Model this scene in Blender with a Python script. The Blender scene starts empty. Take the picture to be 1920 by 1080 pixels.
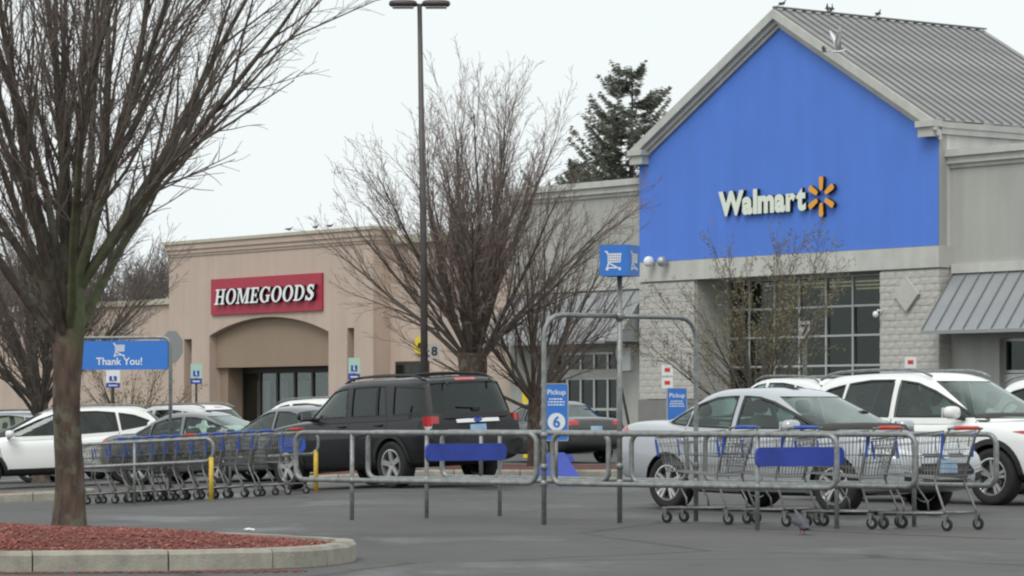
import bpy, bmesh, math, random
from math import sin, cos, pi, radians as R, sqrt, atan2
from mathutils import Vector as V, Matrix
from mathutils import noise as mnoise
from mathutils.bvhtree import BVHTree
random.seed(7)
scn = bpy.context.scene
COL = scn.collection

# ------------------------------------------------------------------ camera, sky, sun, exposure
CAM_H = 1.15
cam_d = bpy.data.cameras.new('camera'); cam = bpy.data.objects.new('camera', cam_d); COL.objects.link(cam)
cam.location = (0, 0, CAM_H); cam.rotation_euler = (pi/2, 0, 0)
cam_d.sensor_width = 36; cam_d.lens = 112.5; cam_d.shift_y = 236/1920
cam_d.clip_start = 0.5; cam_d.clip_end = 6000
scn.camera = cam
SUN_EL, SUN_AZ = R(52), R(205)           # azimuth clockwise from +Y
world = bpy.data.worlds.new('World'); scn.world = world; world.use_nodes = True
wn, wl = world.node_tree.nodes, world.node_tree.links
wn.clear()
wo = wn.new('ShaderNodeOutputWorld')
sky = wn.new('ShaderNodeTexSky'); sky.sky_type = 'NISHITA'; sky.sun_disc = False
sky.sun_elevation = SUN_EL; sky.sun_rotation = SUN_AZ; sky.dust_density = 6; sky.air_density = 2
b1 = wn.new('ShaderNodeBackground'); b1.inputs[1].default_value = 0.05
wl.new(sky.outputs[0], b1.inputs[0])
b2 = wn.new('ShaderNodeBackground'); b2.inputs[1].default_value = 0.93      # the closed cloud deck
tc = wn.new('ShaderNodeTexCoord'); nz = wn.new('ShaderNodeTexNoise'); nz.inputs['Scale'].default_value = 2.2; nz.inputs['Detail'].default_value = 4
cr = wn.new('ShaderNodeValToRGB'); cr.color_ramp.elements[0].color = (0.84, 0.895, 0.905, 1); cr.color_ramp.elements[1].color = (0.915, 0.96, 0.96, 1)
cr.color_ramp.elements[0].position = .3; cr.color_ramp.elements[1].position = .7
wl.new(tc.outputs['Generated'], nz.inputs['Vector']); wl.new(nz.outputs[0], cr.inputs[0]); wl.new(cr.outputs[0], b2.inputs[0])
mx = wn.new('ShaderNodeMixShader'); mx.inputs[0].default_value = 0.95
wl.new(b1.outputs[0], mx.inputs[1]); wl.new(b2.outputs[0], mx.inputs[2]); wl.new(mx.outputs[0], wo.inputs[0])
sun_d = bpy.data.lights.new('sun', 'SUN'); sun_d.energy = 1.3; sun_d.angle = R(28); sun_d.color = (1, .98, .95)
sun = bpy.data.objects.new('sun', sun_d); COL.objects.link(sun)
_sd = V((sin(SUN_AZ)*cos(SUN_EL), cos(SUN_AZ)*cos(SUN_EL), sin(SUN_EL)))
sun.rotation_euler = _sd.to_track_quat('Z', 'Y').to_euler(); sun.location = (-20, -30, 40)
vs = scn.view_settings; vs.view_transform = 'Standard'; vs.look = 'None'; vs.exposure = 0.25; vs.gamma = 1
scn.render.engine = 'CYCLES'; scn.cycles.use_denoising = True; scn.cycles.max_bounces = 8; scn.cycles.transparent_max_bounces = 16
scn.cycles.filter_width = 2.2

# ------------------------------------------------------------------ helpers
FPX = 6000.0
def at(u, Y, v):                       # point at distance Y seen in that direction (survey of the photograph)
    return V(((u-960)*Y/FPX, Y, CAM_H-(v-776)*Y/FPX))
def sst(a, b, x):
    t = max(0, min(1, (x-a)/(b-a))); return t*t*(3-2*t)
def gz(x, y):                          # the lot falls gently to the left
    d = max(0, -(x+1.6)); d = 12*math.tanh(d/12)
    return -0.058*d*sst(36, 47, y)
def on(u, Y):
    x = (u-960)*Y/FPX; return V((x, Y, gz(x, Y)))

class MB:
    def __init__(s): s.v = []; s.f = []; s.mi = []
    def add(s, vs, fs, m=0):
        o = len(s.v); s.v += [tuple(p) for p in vs]; s.f += [tuple(i+o for i in f) for f in fs]; s.mi += [m]*len(fs); return s
    def box(s, c, d, rz=0, m=0, M=None):
        x, y, z = d[0]/2, d[1]/2, d[2]/2
        P = [V((a*x, b*y, e*z)) for e in (-1, 1) for b in (-1, 1) for a in (-1, 1)]
        if M: P = [M @ p for p in P]
        elif rz: P = [Matrix.Rotation(rz, 3, 'Z') @ p for p in P]
        c = V(c)
        return s.add([c+p for p in P], [(0,2,3,1),(4,5,7,6),(0,1,5,4),(2,6,7,3),(0,4,6,2),(1,3,7,5)], m)
    def b2(s, x0, x1, y0, y1, z0, z1, m=0):
        return s.box(((x0+x1)/2, (y0+y1)/2, (z0+z1)/2), (abs(x1-x0), abs(y1-y0), abs(z1-z0)), m=m)
    def tube(s, path, r, n=6, closed=False, m=0, caps=True):
        path = [V(p) for p in path]; k = len(path)
        rs = r if isinstance(r, (list, tuple)) else [r]*k
        t0 = (path[1]-path[0]).normalized()
        up = V((0,0,1)) if abs(t0.z) < .9 else V((1,0,0))
        nx = t0.cross(up).normalized(); vs = []
        for i in range(k):
            if closed: t = path[(i+1) % k]-path[i-1]
            else: t = path[min(i+1, k-1)]-path[max(i-1, 0)]
            if t.length < 1e-9: t = t0
            t = t.normalized(); nx = nx-t*nx.dot(t)
            if nx.length < 1e-6: nx = t.orthogonal()
            nx.normalize(); ny = t.cross(nx)
            for j in range(n):
                a = 2*pi*j/n; vs.append(path[i]+(nx*cos(a)+ny*sin(a))*rs[i])
        fs = []
        for i in range(k if closed else k-1):
            for j in range(n):
                a, b = i*n+j, i*n+(j+1) % n; c = ((i+1) % k)*n
                fs.append((a, b, c+(j+1) % n, c+j))
        if not closed and caps:
            fs.append(tuple(range(n))[::-1]); fs.append(tuple((k-1)*n+j for j in range(n)))
        return s.add(vs, fs, m)
    def prism(s, poly, fmap, d0, d1, m=0):         # fmap(a, b, depth) -> point
        n = len(poly)
        vs = [fmap(a, b, d0) for a, b in poly]+[fmap(a, b, d1) for a, b in poly]
        fs = [tuple(range(n))[::-1], tuple(range(n, 2*n))]+[(i, (i+1) % n, n+(i+1) % n, n+i) for i in range(n)]
        return s.add(vs, fs, m)
    def ring(s, outer, inner, fmap, d0, d1, m=0):  # hollow prism, same point count
        n = len(outer)
        vs = [fmap(a, b, d) for d in (d0, d1) for L in (outer, inner) for a, b in L]
        fs = []
        for i in range(n):
            j = (i+1) % n
            fs += [(i, n+i, n+j, j), (2*n+i, 2*n+j, 3*n+j, 3*n+i), (i, j, 2*n+j, 2*n+i), (n+i, 3*n+i, 3*n+j, n+j)]
        return s.add(vs, fs, m)
    def lathe(s, prof, n=24, axis='Y', c=(0,0,0), m=0):   # prof: (radius, offset along axis), closed loop of profile
        k = len(prof); vs = []
        for i in range(n):
            a = 2*pi*i/n
            for r, o in prof:
                q = (r*cos(a), o, r*sin(a)) if axis == 'Y' else (r*cos(a), r*sin(a), o)
                vs.append((q[0]+c[0], q[1]+c[1], q[2]+c[2]))
        fs = [(i*k+j, i*k+(j+1) % k, ((i+1) % n)*k+(j+1) % k, ((i+1) % n)*k+j) for i in range(n) for j in range(k)]
        return s.add(vs, fs, m)
    def blob(s, c, d, e=2.4, nu=14, nv=8, m=0, M=None):   # superellipsoid
        sg = lambda x, p: math.copysign(abs(x)**p, x); vs = []
        for i in range(nv+1):
            ph = -pi/2+pi*i/nv
            for j in range(nu):
                th = 2*pi*j/nu
                p = V((d[0]/2*sg(cos(ph), 2/e)*sg(cos(th), 2/e), d[1]/2*sg(cos(ph), 2/e)*sg(sin(th), 2/e), d[2]/2*sg(sin(ph), 2/e)))
                if M: p = M @ p
                vs.append(V(c)+p)
        fs = [(i*nu+j, i*nu+(j+1) % nu, (i+1)*nu+(j+1) % nu, (i+1)*nu+j) for i in range(nv) for j in range(nu)]
        return s.add(vs, fs, m)
    def mesh(s, name, mats, smooth=False, sharp=None):
        me = bpy.data.meshes.new(name); me.from_pydata(s.v, [], s.f)
        for m in (mats if isinstance(mats, (list, tuple)) else [mats]): me.materials.append(m)
        if any(s.mi): me.polygons.foreach_set('material_index', s.mi)
        fin(me, smooth, sharp); return me
    def build(s, name, mats, parent=None, smooth=False, sharp=None, loc=None, rz=0):
        return put(name, s.mesh(name, mats, smooth, sharp), parent, loc, rz)
def fin(me, smooth=False, sharp=None):
    bm = bmesh.new(); bm.from_mesh(me); bmesh.ops.recalc_face_normals(bm, faces=bm.faces); bm.to_mesh(me); bm.free()
    if smooth or sharp:
        me.polygons.foreach_set('use_smooth', [True]*len(me.polygons))
        if sharp: me.set_sharp_from_angle(angle=R(sharp))
    me.update()
def put(name, me, parent=None, loc=None, rz=0):
    o = bpy.data.objects.new(name, me); COL.objects.link(o)
    if parent: o.parent = parent
    if loc is not None: o.location = loc
    if rz: o.rotation_euler = (0, 0, rz)
    return o
def empty(name, loc=(0,0,0), rz=0):
    o = bpy.data.objects.new(name, None); COL.objects.link(o); o.location = loc; o.rotation_euler = (0, 0, rz); o.empty_display_size = .2
    return o
def tag(o, label=None, cat=None, group=None, kind=None):
    if label: o['label'] = label
    if cat: o['category'] = cat
    if group: o['group'] = group
    if kind: o['kind'] = kind
    return o
def copy_tree(o, parent=None, swap=None):
    c = o.copy(); COL.objects.link(c); c.parent = parent
    if swap and c.data:
        for i, sl in enumerate(c.material_slots):
            if sl.material and sl.material.name in swap:
                nm = swap[sl.material.name]; sl.link = 'OBJECT'; sl.material = nm
    for ch in list(o.children): copy_tree(ch, c, swap)
    return c
def arc(cx, cy, r, a0, a1, n, ry=None):
    ry = r if ry is None else ry
    return [(cx+r*cos(a0+(a1-a0)*i/n), cy+ry*sin(a0+(a1-a0)*i/n)) for i in range(n+1)]
def rrect(x0, x1, y0, y1, r, n=4):
    return arc(x1-r, y0+r, r, -pi/2, 0, n)+arc(x1-r, y1-r, r, 0, pi/2, n)+arc(x0+r, y1-r, r, pi/2, pi, n)+arc(x0+r, y0+r, r, pi, 1.5*pi, n)
XZ = lambda a, b, d: (a, d, b)          # drawing on a wall: a along x, b up, depth along y
def text_mb(body, size, ext, bold=0.0, center=True, res=4, sx=1.0):
    cu = bpy.data.curves.new('lettering', 'FONT'); cu.body = body; cu.size = size; cu.extrude = ext; cu.offset = bold*size; cu.resolution_u = res
    if center: cu.align_x = 'CENTER'
    o = bpy.data.objects.new('lettering', cu); COL.objects.link(o)
    me = bpy.data.meshes.new_from_object(o.evaluated_get(bpy.context.evaluated_depsgraph_get()))
    mb = MB(); mb.add([(v.co.x*sx, -v.co.z, v.co.y) for v in me.vertices], [tuple(p.vertices) for p in me.polygons])
    bpy.data.objects.remove(o); bpy.data.curves.remove(cu); bpy.data.meshes.remove(me)
    return mb
def evalmesh(o, name):
    bpy.context.view_layer.update()
    return bpy.data.meshes.new_from_object(o.evaluated_get(bpy.context.evaluated_depsgraph_get()))

# ------------------------------------------------------------------ materials
def mat(name, col, rough=.7, metal=0, coat=0, var=0, scale=3, bump=0, bscale=40, emis=None, spec=None, c2=None, stretch=None, streak=0):
    m = bpy.data.materials.new(name); m.use_nodes = True; N, L = m.node_tree.nodes, m.node_tree.links
    b = N['Principled BSDF']; b.inputs['Base Color'].default_value = (*col, 1); b.inputs['Roughness'].default_value = rough; b.inputs['Metallic'].default_value = metal
    if coat: b.inputs['Coat Weight'].default_value = coat; b.inputs['Coat Roughness'].default_value = .04
    if spec is not None: b.inputs['Specular IOR Level'].default_value = spec
    if emis: b.inputs['Emission Color'].default_value = (*emis[0], 1); b.inputs['Emission Strength'].default_value = emis[1]
    if var or bump:
        t = N.new('ShaderNodeTexCoord'); src = t.outputs['Object']
        if stretch:
            mp = N.new('ShaderNodeMapping'); mp.inputs['Scale'].default_value = stretch; L.new(src, mp.inputs[0]); src = mp.outputs[0]
    if var:
        n = N.new('ShaderNodeTexNoise'); n.inputs['Scale'].default_value = scale; n.inputs['Detail'].default_value = 6; n.inputs['Roughness'].default_value = .65
        r = N.new('ShaderNodeValToRGB'); r.color_ramp.elements[0].position = .3; r.color_ramp.elements[1].position = .7
        d = c2 if c2 else [x*(1-var) for x in col]; u = [min(1, x*(1+var*.6)) for x in col] if not c2 else col
        r.color_ramp.elements[0].color = (*d, 1); r.color_ramp.elements[1].color = (*u, 1)
        L.new(src, n.inputs['Vector']); L.new(n.outputs[0], r.inputs[0]); out = r.outputs[0]
        if streak:                                     # rain streaks running down a wall
            mp2 = N.new('ShaderNodeMapping'); mp2.inputs['Scale'].default_value = (1.6, 1.6, .12); L.new(t.outputs['Object'], mp2.inputs[0])
            n2 = N.new('ShaderNodeTexNoise'); n2.inputs['Scale'].default_value = 1.3; n2.inputs['Detail'].default_value = 5; L.new(mp2.outputs[0], n2.inputs['Vector'])
            r2 = N.new('ShaderNodeMapRange'); r2.inputs[1].default_value = .35; r2.inputs[2].default_value = .7; r2.inputs[3].default_value = 1-streak; r2.inputs[4].default_value = 1
            L.new(n2.outputs[0], r2.inputs[0])
            mm = N.new('ShaderNodeMix'); mm.data_type = 'RGBA'; mm.blend_type = 'MULTIPLY'; mm.inputs[0].default_value = 1
            L.new(out, mm.inputs[6]); L.new(r2.outputs[0], mm.inputs[7]); out = mm.outputs[2]
        L.new(out, b.inputs['Base Color'])
    if bump:
        n = N.new('ShaderNodeTexNoise'); n.inputs['Scale'].default_value = bscale; n.inputs['Detail'].default_value = 4
        bp = N.new('ShaderNodeBump'); bp.inputs['Strength'].default_value = bump; bp.inputs['Distance'].default_value = .02
        L.new(src, n.inputs['Vector']); L.new(n.outputs[0], bp.inputs['Height']); L.new(bp.outputs[0], b.inputs['Normal'])
    return m
def glass(name, tint, refl=1.0):
    m = bpy.data.materials.new(name); m.use_nodes = True; N, L = m.node_tree.nodes, m.node_tree.links; N.clear()
    o = N.new('ShaderNodeOutputMaterial'); t = N.new('ShaderNodeBsdfTransparent'); t.inputs[0].default_value = (*tint, 1)
    g = N.new('ShaderNodeBsdfGlossy'); g.inputs['Roughness'].default_value = .03; g.inputs[0].default_value = (.9, 1, .97, 1)
    f = N.new('ShaderNodeFresnel'); f.inputs[0].default_value = 1.5
    a = N.new('ShaderNodeMath'); a.operation = 'MULTIPLY_ADD'; a.inputs[1].default_value = refl; a.inputs[2].default_value = .02; a.use_clamp = True
    x = N.new('ShaderNodeMixShader'); L.new(f.outputs[0], a.inputs[0]); L.new(a.outputs[0], x.inputs[0]); L.new(t.outputs[0], x.inputs[1]); L.new(g.outputs[0], x.inputs[2]); L.new(x.outputs[0], o.inputs[0])
    return m
def paint(name, col, rough=.3, metal=0.0, coat=.9, spec=None):
    return mat(name, col, rough, metal, coat=coat, spec=spec)
M = {}
M['concrete'] = mat('concrete', (.34,.32,.27), .9, var=.3, scale=5, bump=.3, bscale=60)
M['beige'] = mat('beige stucco', (.545,.435,.36), .9, var=.06, scale=.7, bump=.15, bscale=120, streak=.10)
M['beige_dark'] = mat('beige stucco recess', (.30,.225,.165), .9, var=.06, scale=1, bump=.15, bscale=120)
M['cap'] = mat('cornice cap', (.50,.47,.37), .7, var=.08)
M['grey_wall'] = mat('grey stucco', (.43,.43,.40), .9, var=.06, scale=.6, bump=.1, bscale=90, streak=.12)
M['grey_dark'] = mat('grey base course', (.21,.21,.20), .9, var=.1, scale=2, bump=.2)
M['block'] = mat('split face block', (.49,.48,.445), .95, var=.10, scale=4, bump=.4, bscale=22)
M['mortar'] = mat('mortar', (.40,.39,.36), .95)
M['trim'] = mat('painted trim', (.56,.56,.52), .7, var=.10, scale=1.5, streak=.15)
M['white_wall'] = mat('off white siding', (.68,.69,.66), .8, var=.06, scale=2, streak=.2)
M['blue_wall'] = mat('blue fibre cement', (.084,.212,.70), .6, var=.07, scale=.35, bump=.05, streak=.07)
M['roof'] = mat('standing seam roof', (.34,.34,.335), .45, .25, var=.12, scale=.9, streak=.2)
M['seam'] = mat('roof seam', (.20,.20,.20), .5, .3)
M['awning'] = mat('awning metal', (.31,.325,.335), .45, .3, var=.1, scale=1)
M['frame'] = mat('aluminium frame', (.55,.56,.55), .4, .6)
M['dark_frame'] = mat('bronze frame', (.05,.045,.04), .5, .3)
M['interior'] = mat('shop interior', (.022,.021,.02), .9, var=.5, scale=1.2)
M['shop_glass'] = glass('shop glass', (.27,.275,.26), .36)
M['door_glass'] = glass('door glass', (.62,.62,.62), .35)
M['lamp_on'] = mat('lit tube', (.9,.85,.7), .5, emis=((1,.88,.62), 2.2))
M['galv'] = mat('galvanised steel', (.27,.285,.28), .45, .45, var=.38, scale=14)
M['wire'] = mat('zinc wire', (.25,.25,.24), .42, .6, var=.35, scale=6)
M['blue_plastic'] = mat('blue plastic', (.032,.066,.40), .45, var=.2)
M['blue_bright'] = mat('bright blue plastic', (.036,.095,.46), .45)
M['red_plastic'] = mat('red plastic', (.62,.045,.03), .4)
M['blue_sign'] = mat('blue sign face', (.035,.185,.60), .45, var=.04)
M['white_sign'] = mat('white sign face', (.78,.80,.80), .5)
M['grey_sign'] = mat('sign back', (.44,.45,.45), .45, .6)
M['green_sign'] = mat('pale green sign', (.42,.62,.52), .5)
M['red_sign'] = mat('crimson panel', (.40,.030,.060), .5, var=.06)
M['letter'] = mat('letter face', (.74,.80,.70), .5)
M['letter_white'] = mat('white letter', (.86,.90,.90), .5)
M['letter_side'] = mat('letter return', (.012,.013,.018), .6)
M['orange'] = mat('orange letter', (.82,.36,.03), .5)
M['yellow'] = mat('safety yellow', (.62,.42,.05), .6, var=.25, scale=8)
M['yellow_bright'] = mat('yellow', (.75,.58,.02), .5)
M['black'] = mat('black plastic', (.015,.015,.016), .5)
M['trimblack'] = mat('black trim', (.02,.02,.021), .6)
M['tyre'] = mat('tyre rubber', (.018,.018,.018), .85, bump=.2)
M['rim'] = mat('alloy', (.62,.62,.61), .28, .8)
M['rim_dark'] = mat('dark alloy', (.05,.05,.05), .4, .5)
M['chrome'] = mat('chrome', (.8,.8,.8), .12, 1)
M['tail'] = mat('tail lamp red', (.45,.012,.02), .15, coat=1)
M['lamp_clear'] = mat('clear lamp', (.70,.72,.72), .1, .3, coat=1)
M['plate'] = mat('licence plate', (.45,.60,.74), .4, c2=(.22,.40,.66), var=.1, scale=3)
M['seat'] = mat('seat cloth', (.06,.058,.055), .9)
M['headliner'] = mat('cabin grey', (.10,.10,.095), .9)
M['car_glass'] = glass('car glass', (.66,.78,.72), 1.25)
M['dark_glass'] = glass('privacy glass', (.05,.055,.055), .9)
M['dark_glass2'] = glass('tinted glass', (.22,.24,.24), .8)
M['p_black'] = paint('charcoal paint', (.011,.012,.0155), .4, 0, .65, .12)
M['p_silver'] = paint('silver paint', (.45,.47,.50), .32, .4)
M['p_white'] = paint('white paint', (.80,.81,.79), .3)
M['p_grey'] = paint('grey paint', (.16,.17,.18), .3, .3)
M['p_dark'] = paint('dark grey paint', (.045,.047,.05), .3, .2)
M['twig'] = mat('twig', (.165,.130,.112), .9)
M['twig_warm'] = mat('reddish twig', (.205,.155,.132), .9)
M['branch'] = mat('branch bark', (.115,.098,.082), .9, var=.35, scale=9, bump=.5, bscale=30)
M['leaf'] = mat('budding leaf', (.17,.165,.07), .8, var=.3, scale=3)
M['needle'] = mat('needles', (.165,.18,.145), .9, var=.4, scale=2)
M['conifer_bark'] = mat('conifer bark', (.06,.05,.045), .95)
M['pole'] = mat('painted pole', (.085,.075,.072), .5, .2, var=.25, scale=3)
M['bird'] = mat('pigeon plumage', (.085,.09,.105), .8, var=.4, scale=14)
M['gull'] = mat('gull plumage', (.75,.76,.76), .8, var=.12, scale=9)
M['gull_grey'] = mat('grey gull wing', (.42,.43,.44), .8)
M['paper'] = mat('paper litter', (.82,.83,.82), .7)
M['beak'] = mat('beak', (.30,.20,.05), .6)
M['mulch_soil'] = mat('mulch soil', (.13,.043,.032), .95, var=.4, scale=18, bump=.8, bscale=35)
M['mulch'] = mat('red wood chip', (.27,.092,.075), .9, var=.45, scale=26)
M['chip_pale'] = mat('pale wood chip', (.34,.19,.14), .9, var=.3, scale=20)
M['woods'] = mat('leafless woods', (.115,.098,.092), .95, var=.3, scale=.3)
M['hill'] = mat('wooded hill', (.105,.092,.084), 1, var=.35, scale=.12)
M['poster'] = mat('shop poster', (.40,.05,.05), .6, c2=(.06,.09,.12), var=.5, scale=2.2)

def asphalt():
    m = bpy.data.materials.new('asphalt'); m.use_nodes = True; N, L = m.node_tree.nodes, m.node_tree.links; b = N['Principled BSDF']
    t = N.new('ShaderNodeTexCoord')
    def noise(sc, det, st=(1,1,1), rg=.6):
        mp = N.new('ShaderNodeMapping'); mp.inputs['Scale'].default_value = st; L.new(t.outputs['Object'], mp.inputs[0])
        n = N.new('ShaderNodeTexNoise'); n.inputs['Scale'].default_value = sc; n.inputs['Detail'].default_value = det; n.inputs['Roughness'].default_value = rg; L.new(mp.outputs[0], n.inputs[0]); return n.outputs[0]
    def ramp(src, p0, p1, c0, c1):
        r = N.new('ShaderNodeValToRGB'); r.color_ramp.elements[0].position = p0; r.color_ramp.elements[1].position = p1
        r.color_ramp.elements[0].color = (*c0, 1); r.color_ramp.elements[1].color = (*c1, 1); L.new(src, r.inputs[0]); return r.outputs[0]
    def mul(a, c):
        x = N.new('ShaderNodeMix'); x.data_type = 'RGBA'; x.blend_type = 'MULTIPLY'; x.inputs[0].default_value = 1; L.new(a, x.inputs[6]); L.new(c, x.inputs[7]); return x.outputs[2]
    base = ramp(noise(.55, 5, (1,.7,1)), .32, .68, (.072,.071,.068), (.100,.098,.093))
    wet = ramp(noise(.42, 6, (.75,.38,1), .62), .50, .60, (0,0,0), (1,1,1))
    fine = ramp(noise(75, 3), .25, .8, (.72,.72,.72), (1.2,1.2,1.2))
    spots = ramp(noise(2.6, 4), .60, .70, (1,1,1), (.62,.62,.63))
    wetc = ramp(wet, 0, 1, (1,1,1), (.55,.56,.60))
    vor = N.new('ShaderNodeTexVoronoi'); vor.feature = 'DISTANCE_TO_EDGE'; vor.inputs['Scale'].default_value = .22
    wv = N.new('ShaderNodeMix'); wv.data_type = 'RGBA'; wv.inputs[0].default_value = .12
    nw = N.new('ShaderNodeTexNoise'); nw.inputs['Scale'].default_value = 1.1; L.new(t.outputs['Object'], nw.inputs[0])
    L.new(t.outputs['Object'], wv.inputs[6]); L.new(nw.outputs['Color'], wv.inputs[7]); L.new(wv.outputs[2], vor.inputs['Vector'])
    crack = ramp(vor.outputs['Distance'], .002, .010, (.35,.35,.35), (1,1,1))
    L.new(mul(mul(mul(mul(base, fine), spots), wetc), crack), b.inputs['Base Color'])
    rr = ramp(wet, 0, 1, (.82,.82,.82), (.42,.42,.42)); L.new(rr, b.inputs['Roughness'])
    bp = N.new('ShaderNodeBump'); bp.inputs['Strength'].default_value = .35; bp.inputs['Distance'].default_value = .006
    L.new(noise(120, 2), bp.inputs['Height']); L.new(bp.outputs[0], b.inputs['Normal'])
    return m
def bark(name, mossy, k0=(.048,.037,.030), k1=(.130,.090,.067)):
    m = mat(name, (.14,.082,.058), .95); N, L = m.node_tree.nodes, m.node_tree.links; b = N['Principled BSDF']
    t = N.new('ShaderNodeTexCoord'); mp = N.new('ShaderNodeMapping'); mp.inputs['Scale'].default_value = (9,9,3); L.new(t.outputs['Object'], mp.inputs[0])
    n = N.new('ShaderNodeTexNoise'); n.inputs['Scale'].default_value = 1.6; n.inputs['Detail'].default_value = 7; L.new(mp.outputs[0], n.inputs[0])
    r = N.new('ShaderNodeValToRGB'); r.color_ramp.elements[0].position = .35; r.color_ramp.elements[1].position = .68
    r.color_ramp.elements[0].color = (*k0,1); r.color_ramp.elements[1].color = (*k1,1); L.new(n.outputs[0], r.inputs[0])
    n2 = N.new('ShaderNodeTexNoise'); n2.inputs['Scale'].default_value = 7; n2.inputs['Detail'].default_value = 5; L.new(t.outputs['Object'], n2.inputs[0])
    r2 = N.new('ShaderNodeValToRGB'); r2.color_ramp.elements[0].position = .52; r2.color_ramp.elements[1].position = .62
    L.new(n2.outputs[0], r2.inputs[0])
    x = N.new('ShaderNodeMix'); x.data_type = 'RGBA'; L.new(r.outputs[0], x.inputs[6]); x.inputs[7].default_value = (.15,.165,.115,1)      # grey green lichen
    f = N.new('ShaderNodeMath'); f.operation = 'MULTIPLY'; f.inputs[1].default_value = .55; L.new(r2.outputs[0], f.inputs[0]); L.new(f.outputs[0], x.inputs[0])
    out = x.outputs[2]
    if mossy:                                          # a moss patch with its own outline, on one flank near the fork
        s = N.new('ShaderNodeSeparateXYZ'); L.new(t.outputs['Object'], s.inputs[0])
        a = N.new('ShaderNodeMapRange'); a.inputs[1].default_value = 1.2; a.inputs[2].default_value = 1.6; L.new(s.outputs[2], a.inputs[0])
        c = N.new('ShaderNodeMapRange'); c.inputs[1].default_value = -.02; c.inputs[2].default_value = .05; L.new(s.outputs[0], c.inputs[0])
        e = N.new('ShaderNodeMapRange'); e.inputs[1].default_value = 3.6; e.inputs[2].default_value = 2.0; L.new(s.outputs[2], e.inputs[0])
        q = N.new('ShaderNodeMath'); q.operation = 'MULTIPLY'; L.new(a.outputs[0], q.inputs[0]); L.new(c.outputs[0], q.inputs[1])
        q2 = N.new('ShaderNodeMath'); q2.operation = 'MULTIPLY'; L.new(q.outputs[0], q2.inputs[0]); L.new(e.outputs[0], q2.inputs[1])
        q3 = N.new('ShaderNodeMath'); q3.operation = 'MULTIPLY'; L.new(q2.outputs[0], q3.inputs[0]); L.new(n2.outputs[0], q3.inputs[1])
        q4 = N.new('ShaderNodeMapRange'); q4.inputs[1].default_value = .15; q4.inputs[2].default_value = .55; q4.inputs[4].default_value = .85; L.new(q3.outputs[0], q4.inputs[0])
        y = N.new('ShaderNodeMix'); y.data_type = 'RGBA'; L.new(out, y.inputs[6]); y.inputs[7].default_value = (.105,.135,.06,1); L.new(q4.outputs[0], y.inputs[0]); out = y.outputs[2]
    L.new(out, b.inputs['Base Color'])
    bp = N.new('ShaderNodeBump'); bp.inputs['Strength'].default_value = .7; bp.inputs['Distance'].default_value = .02; L.new(n.outputs[0], bp.inputs['Height']); L.new(bp.outputs[0], b.inputs['Normal'])
    return m
M['worn_paint'] = mat('worn yellow paint', (.20,.175,.11), .85, c2=(.085,.083,.078), var=.5, scale=7); M['asphalt'] = asphalt(); M['bark'] = bark('tree bark', True); M['bark_limb'] = bark('limb bark', True, (.045,.038,.031), (.115,.092,.072)); M['bark_plain'] = bark('tree bark dry', False)
# ------------------------------------------------------------------ ground
def ground():
    xs = [-3000,-800,-250,-90,-60]+[-40+1.0*i for i in range(81)]+[60,90,250,800,3000]
    ys = [-600,-100,-20,0,10,20,30]+[34+1.0*i for i in range(48)]+[90,105,125,160,250,600,1500,4500]
    nx = len(xs)
    vs = [(x, y, gz(x, y)) for y in ys for x in xs]
    fs = [(j*nx+i, j*nx+i+1, (j+1)*nx+i+1, (j+1)*nx+i) for j in range(len(ys)-1) for i in range(nx-1)]
    tag(MB().add(vs, fs).build('ground', M['asphalt'], smooth=True), 'worn damp grey asphalt of the parking lot', None, None, 'structure')
ground()

def worn_line(a, b, w, label):
    a, b = V(a), V(b); d = (b-a).normalized(); nr = V((-d.y, d.x))*w/2; n = 40; vs = []
    for i in range(n+1):
        p = a.lerp(b, i/n)
        for q in (p+nr, p-nr): vs.append((q.x, q.y, gz(q.x, q.y)+.004))
    tag(MB().add(vs, [(2*i, 2*i+1, 2*i+3, 2*i+2) for i in range(n)]).build('painted_line', M['worn_paint']), label, None, None, 'structure')
worn_line((2.3, 32.4), (4.6, 29.4), .10, 'faint worn stall line on the asphalt by the carts')
worn_line((-1.2, 47.5), (-4.4, 51.6), .10, 'faint worn stall line beside the charcoal vehicle')
worn_line((3.6, 43.4), (6.3, 40.0), .10, 'faint worn stall line between the silver sedan and the white crossover')

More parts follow.
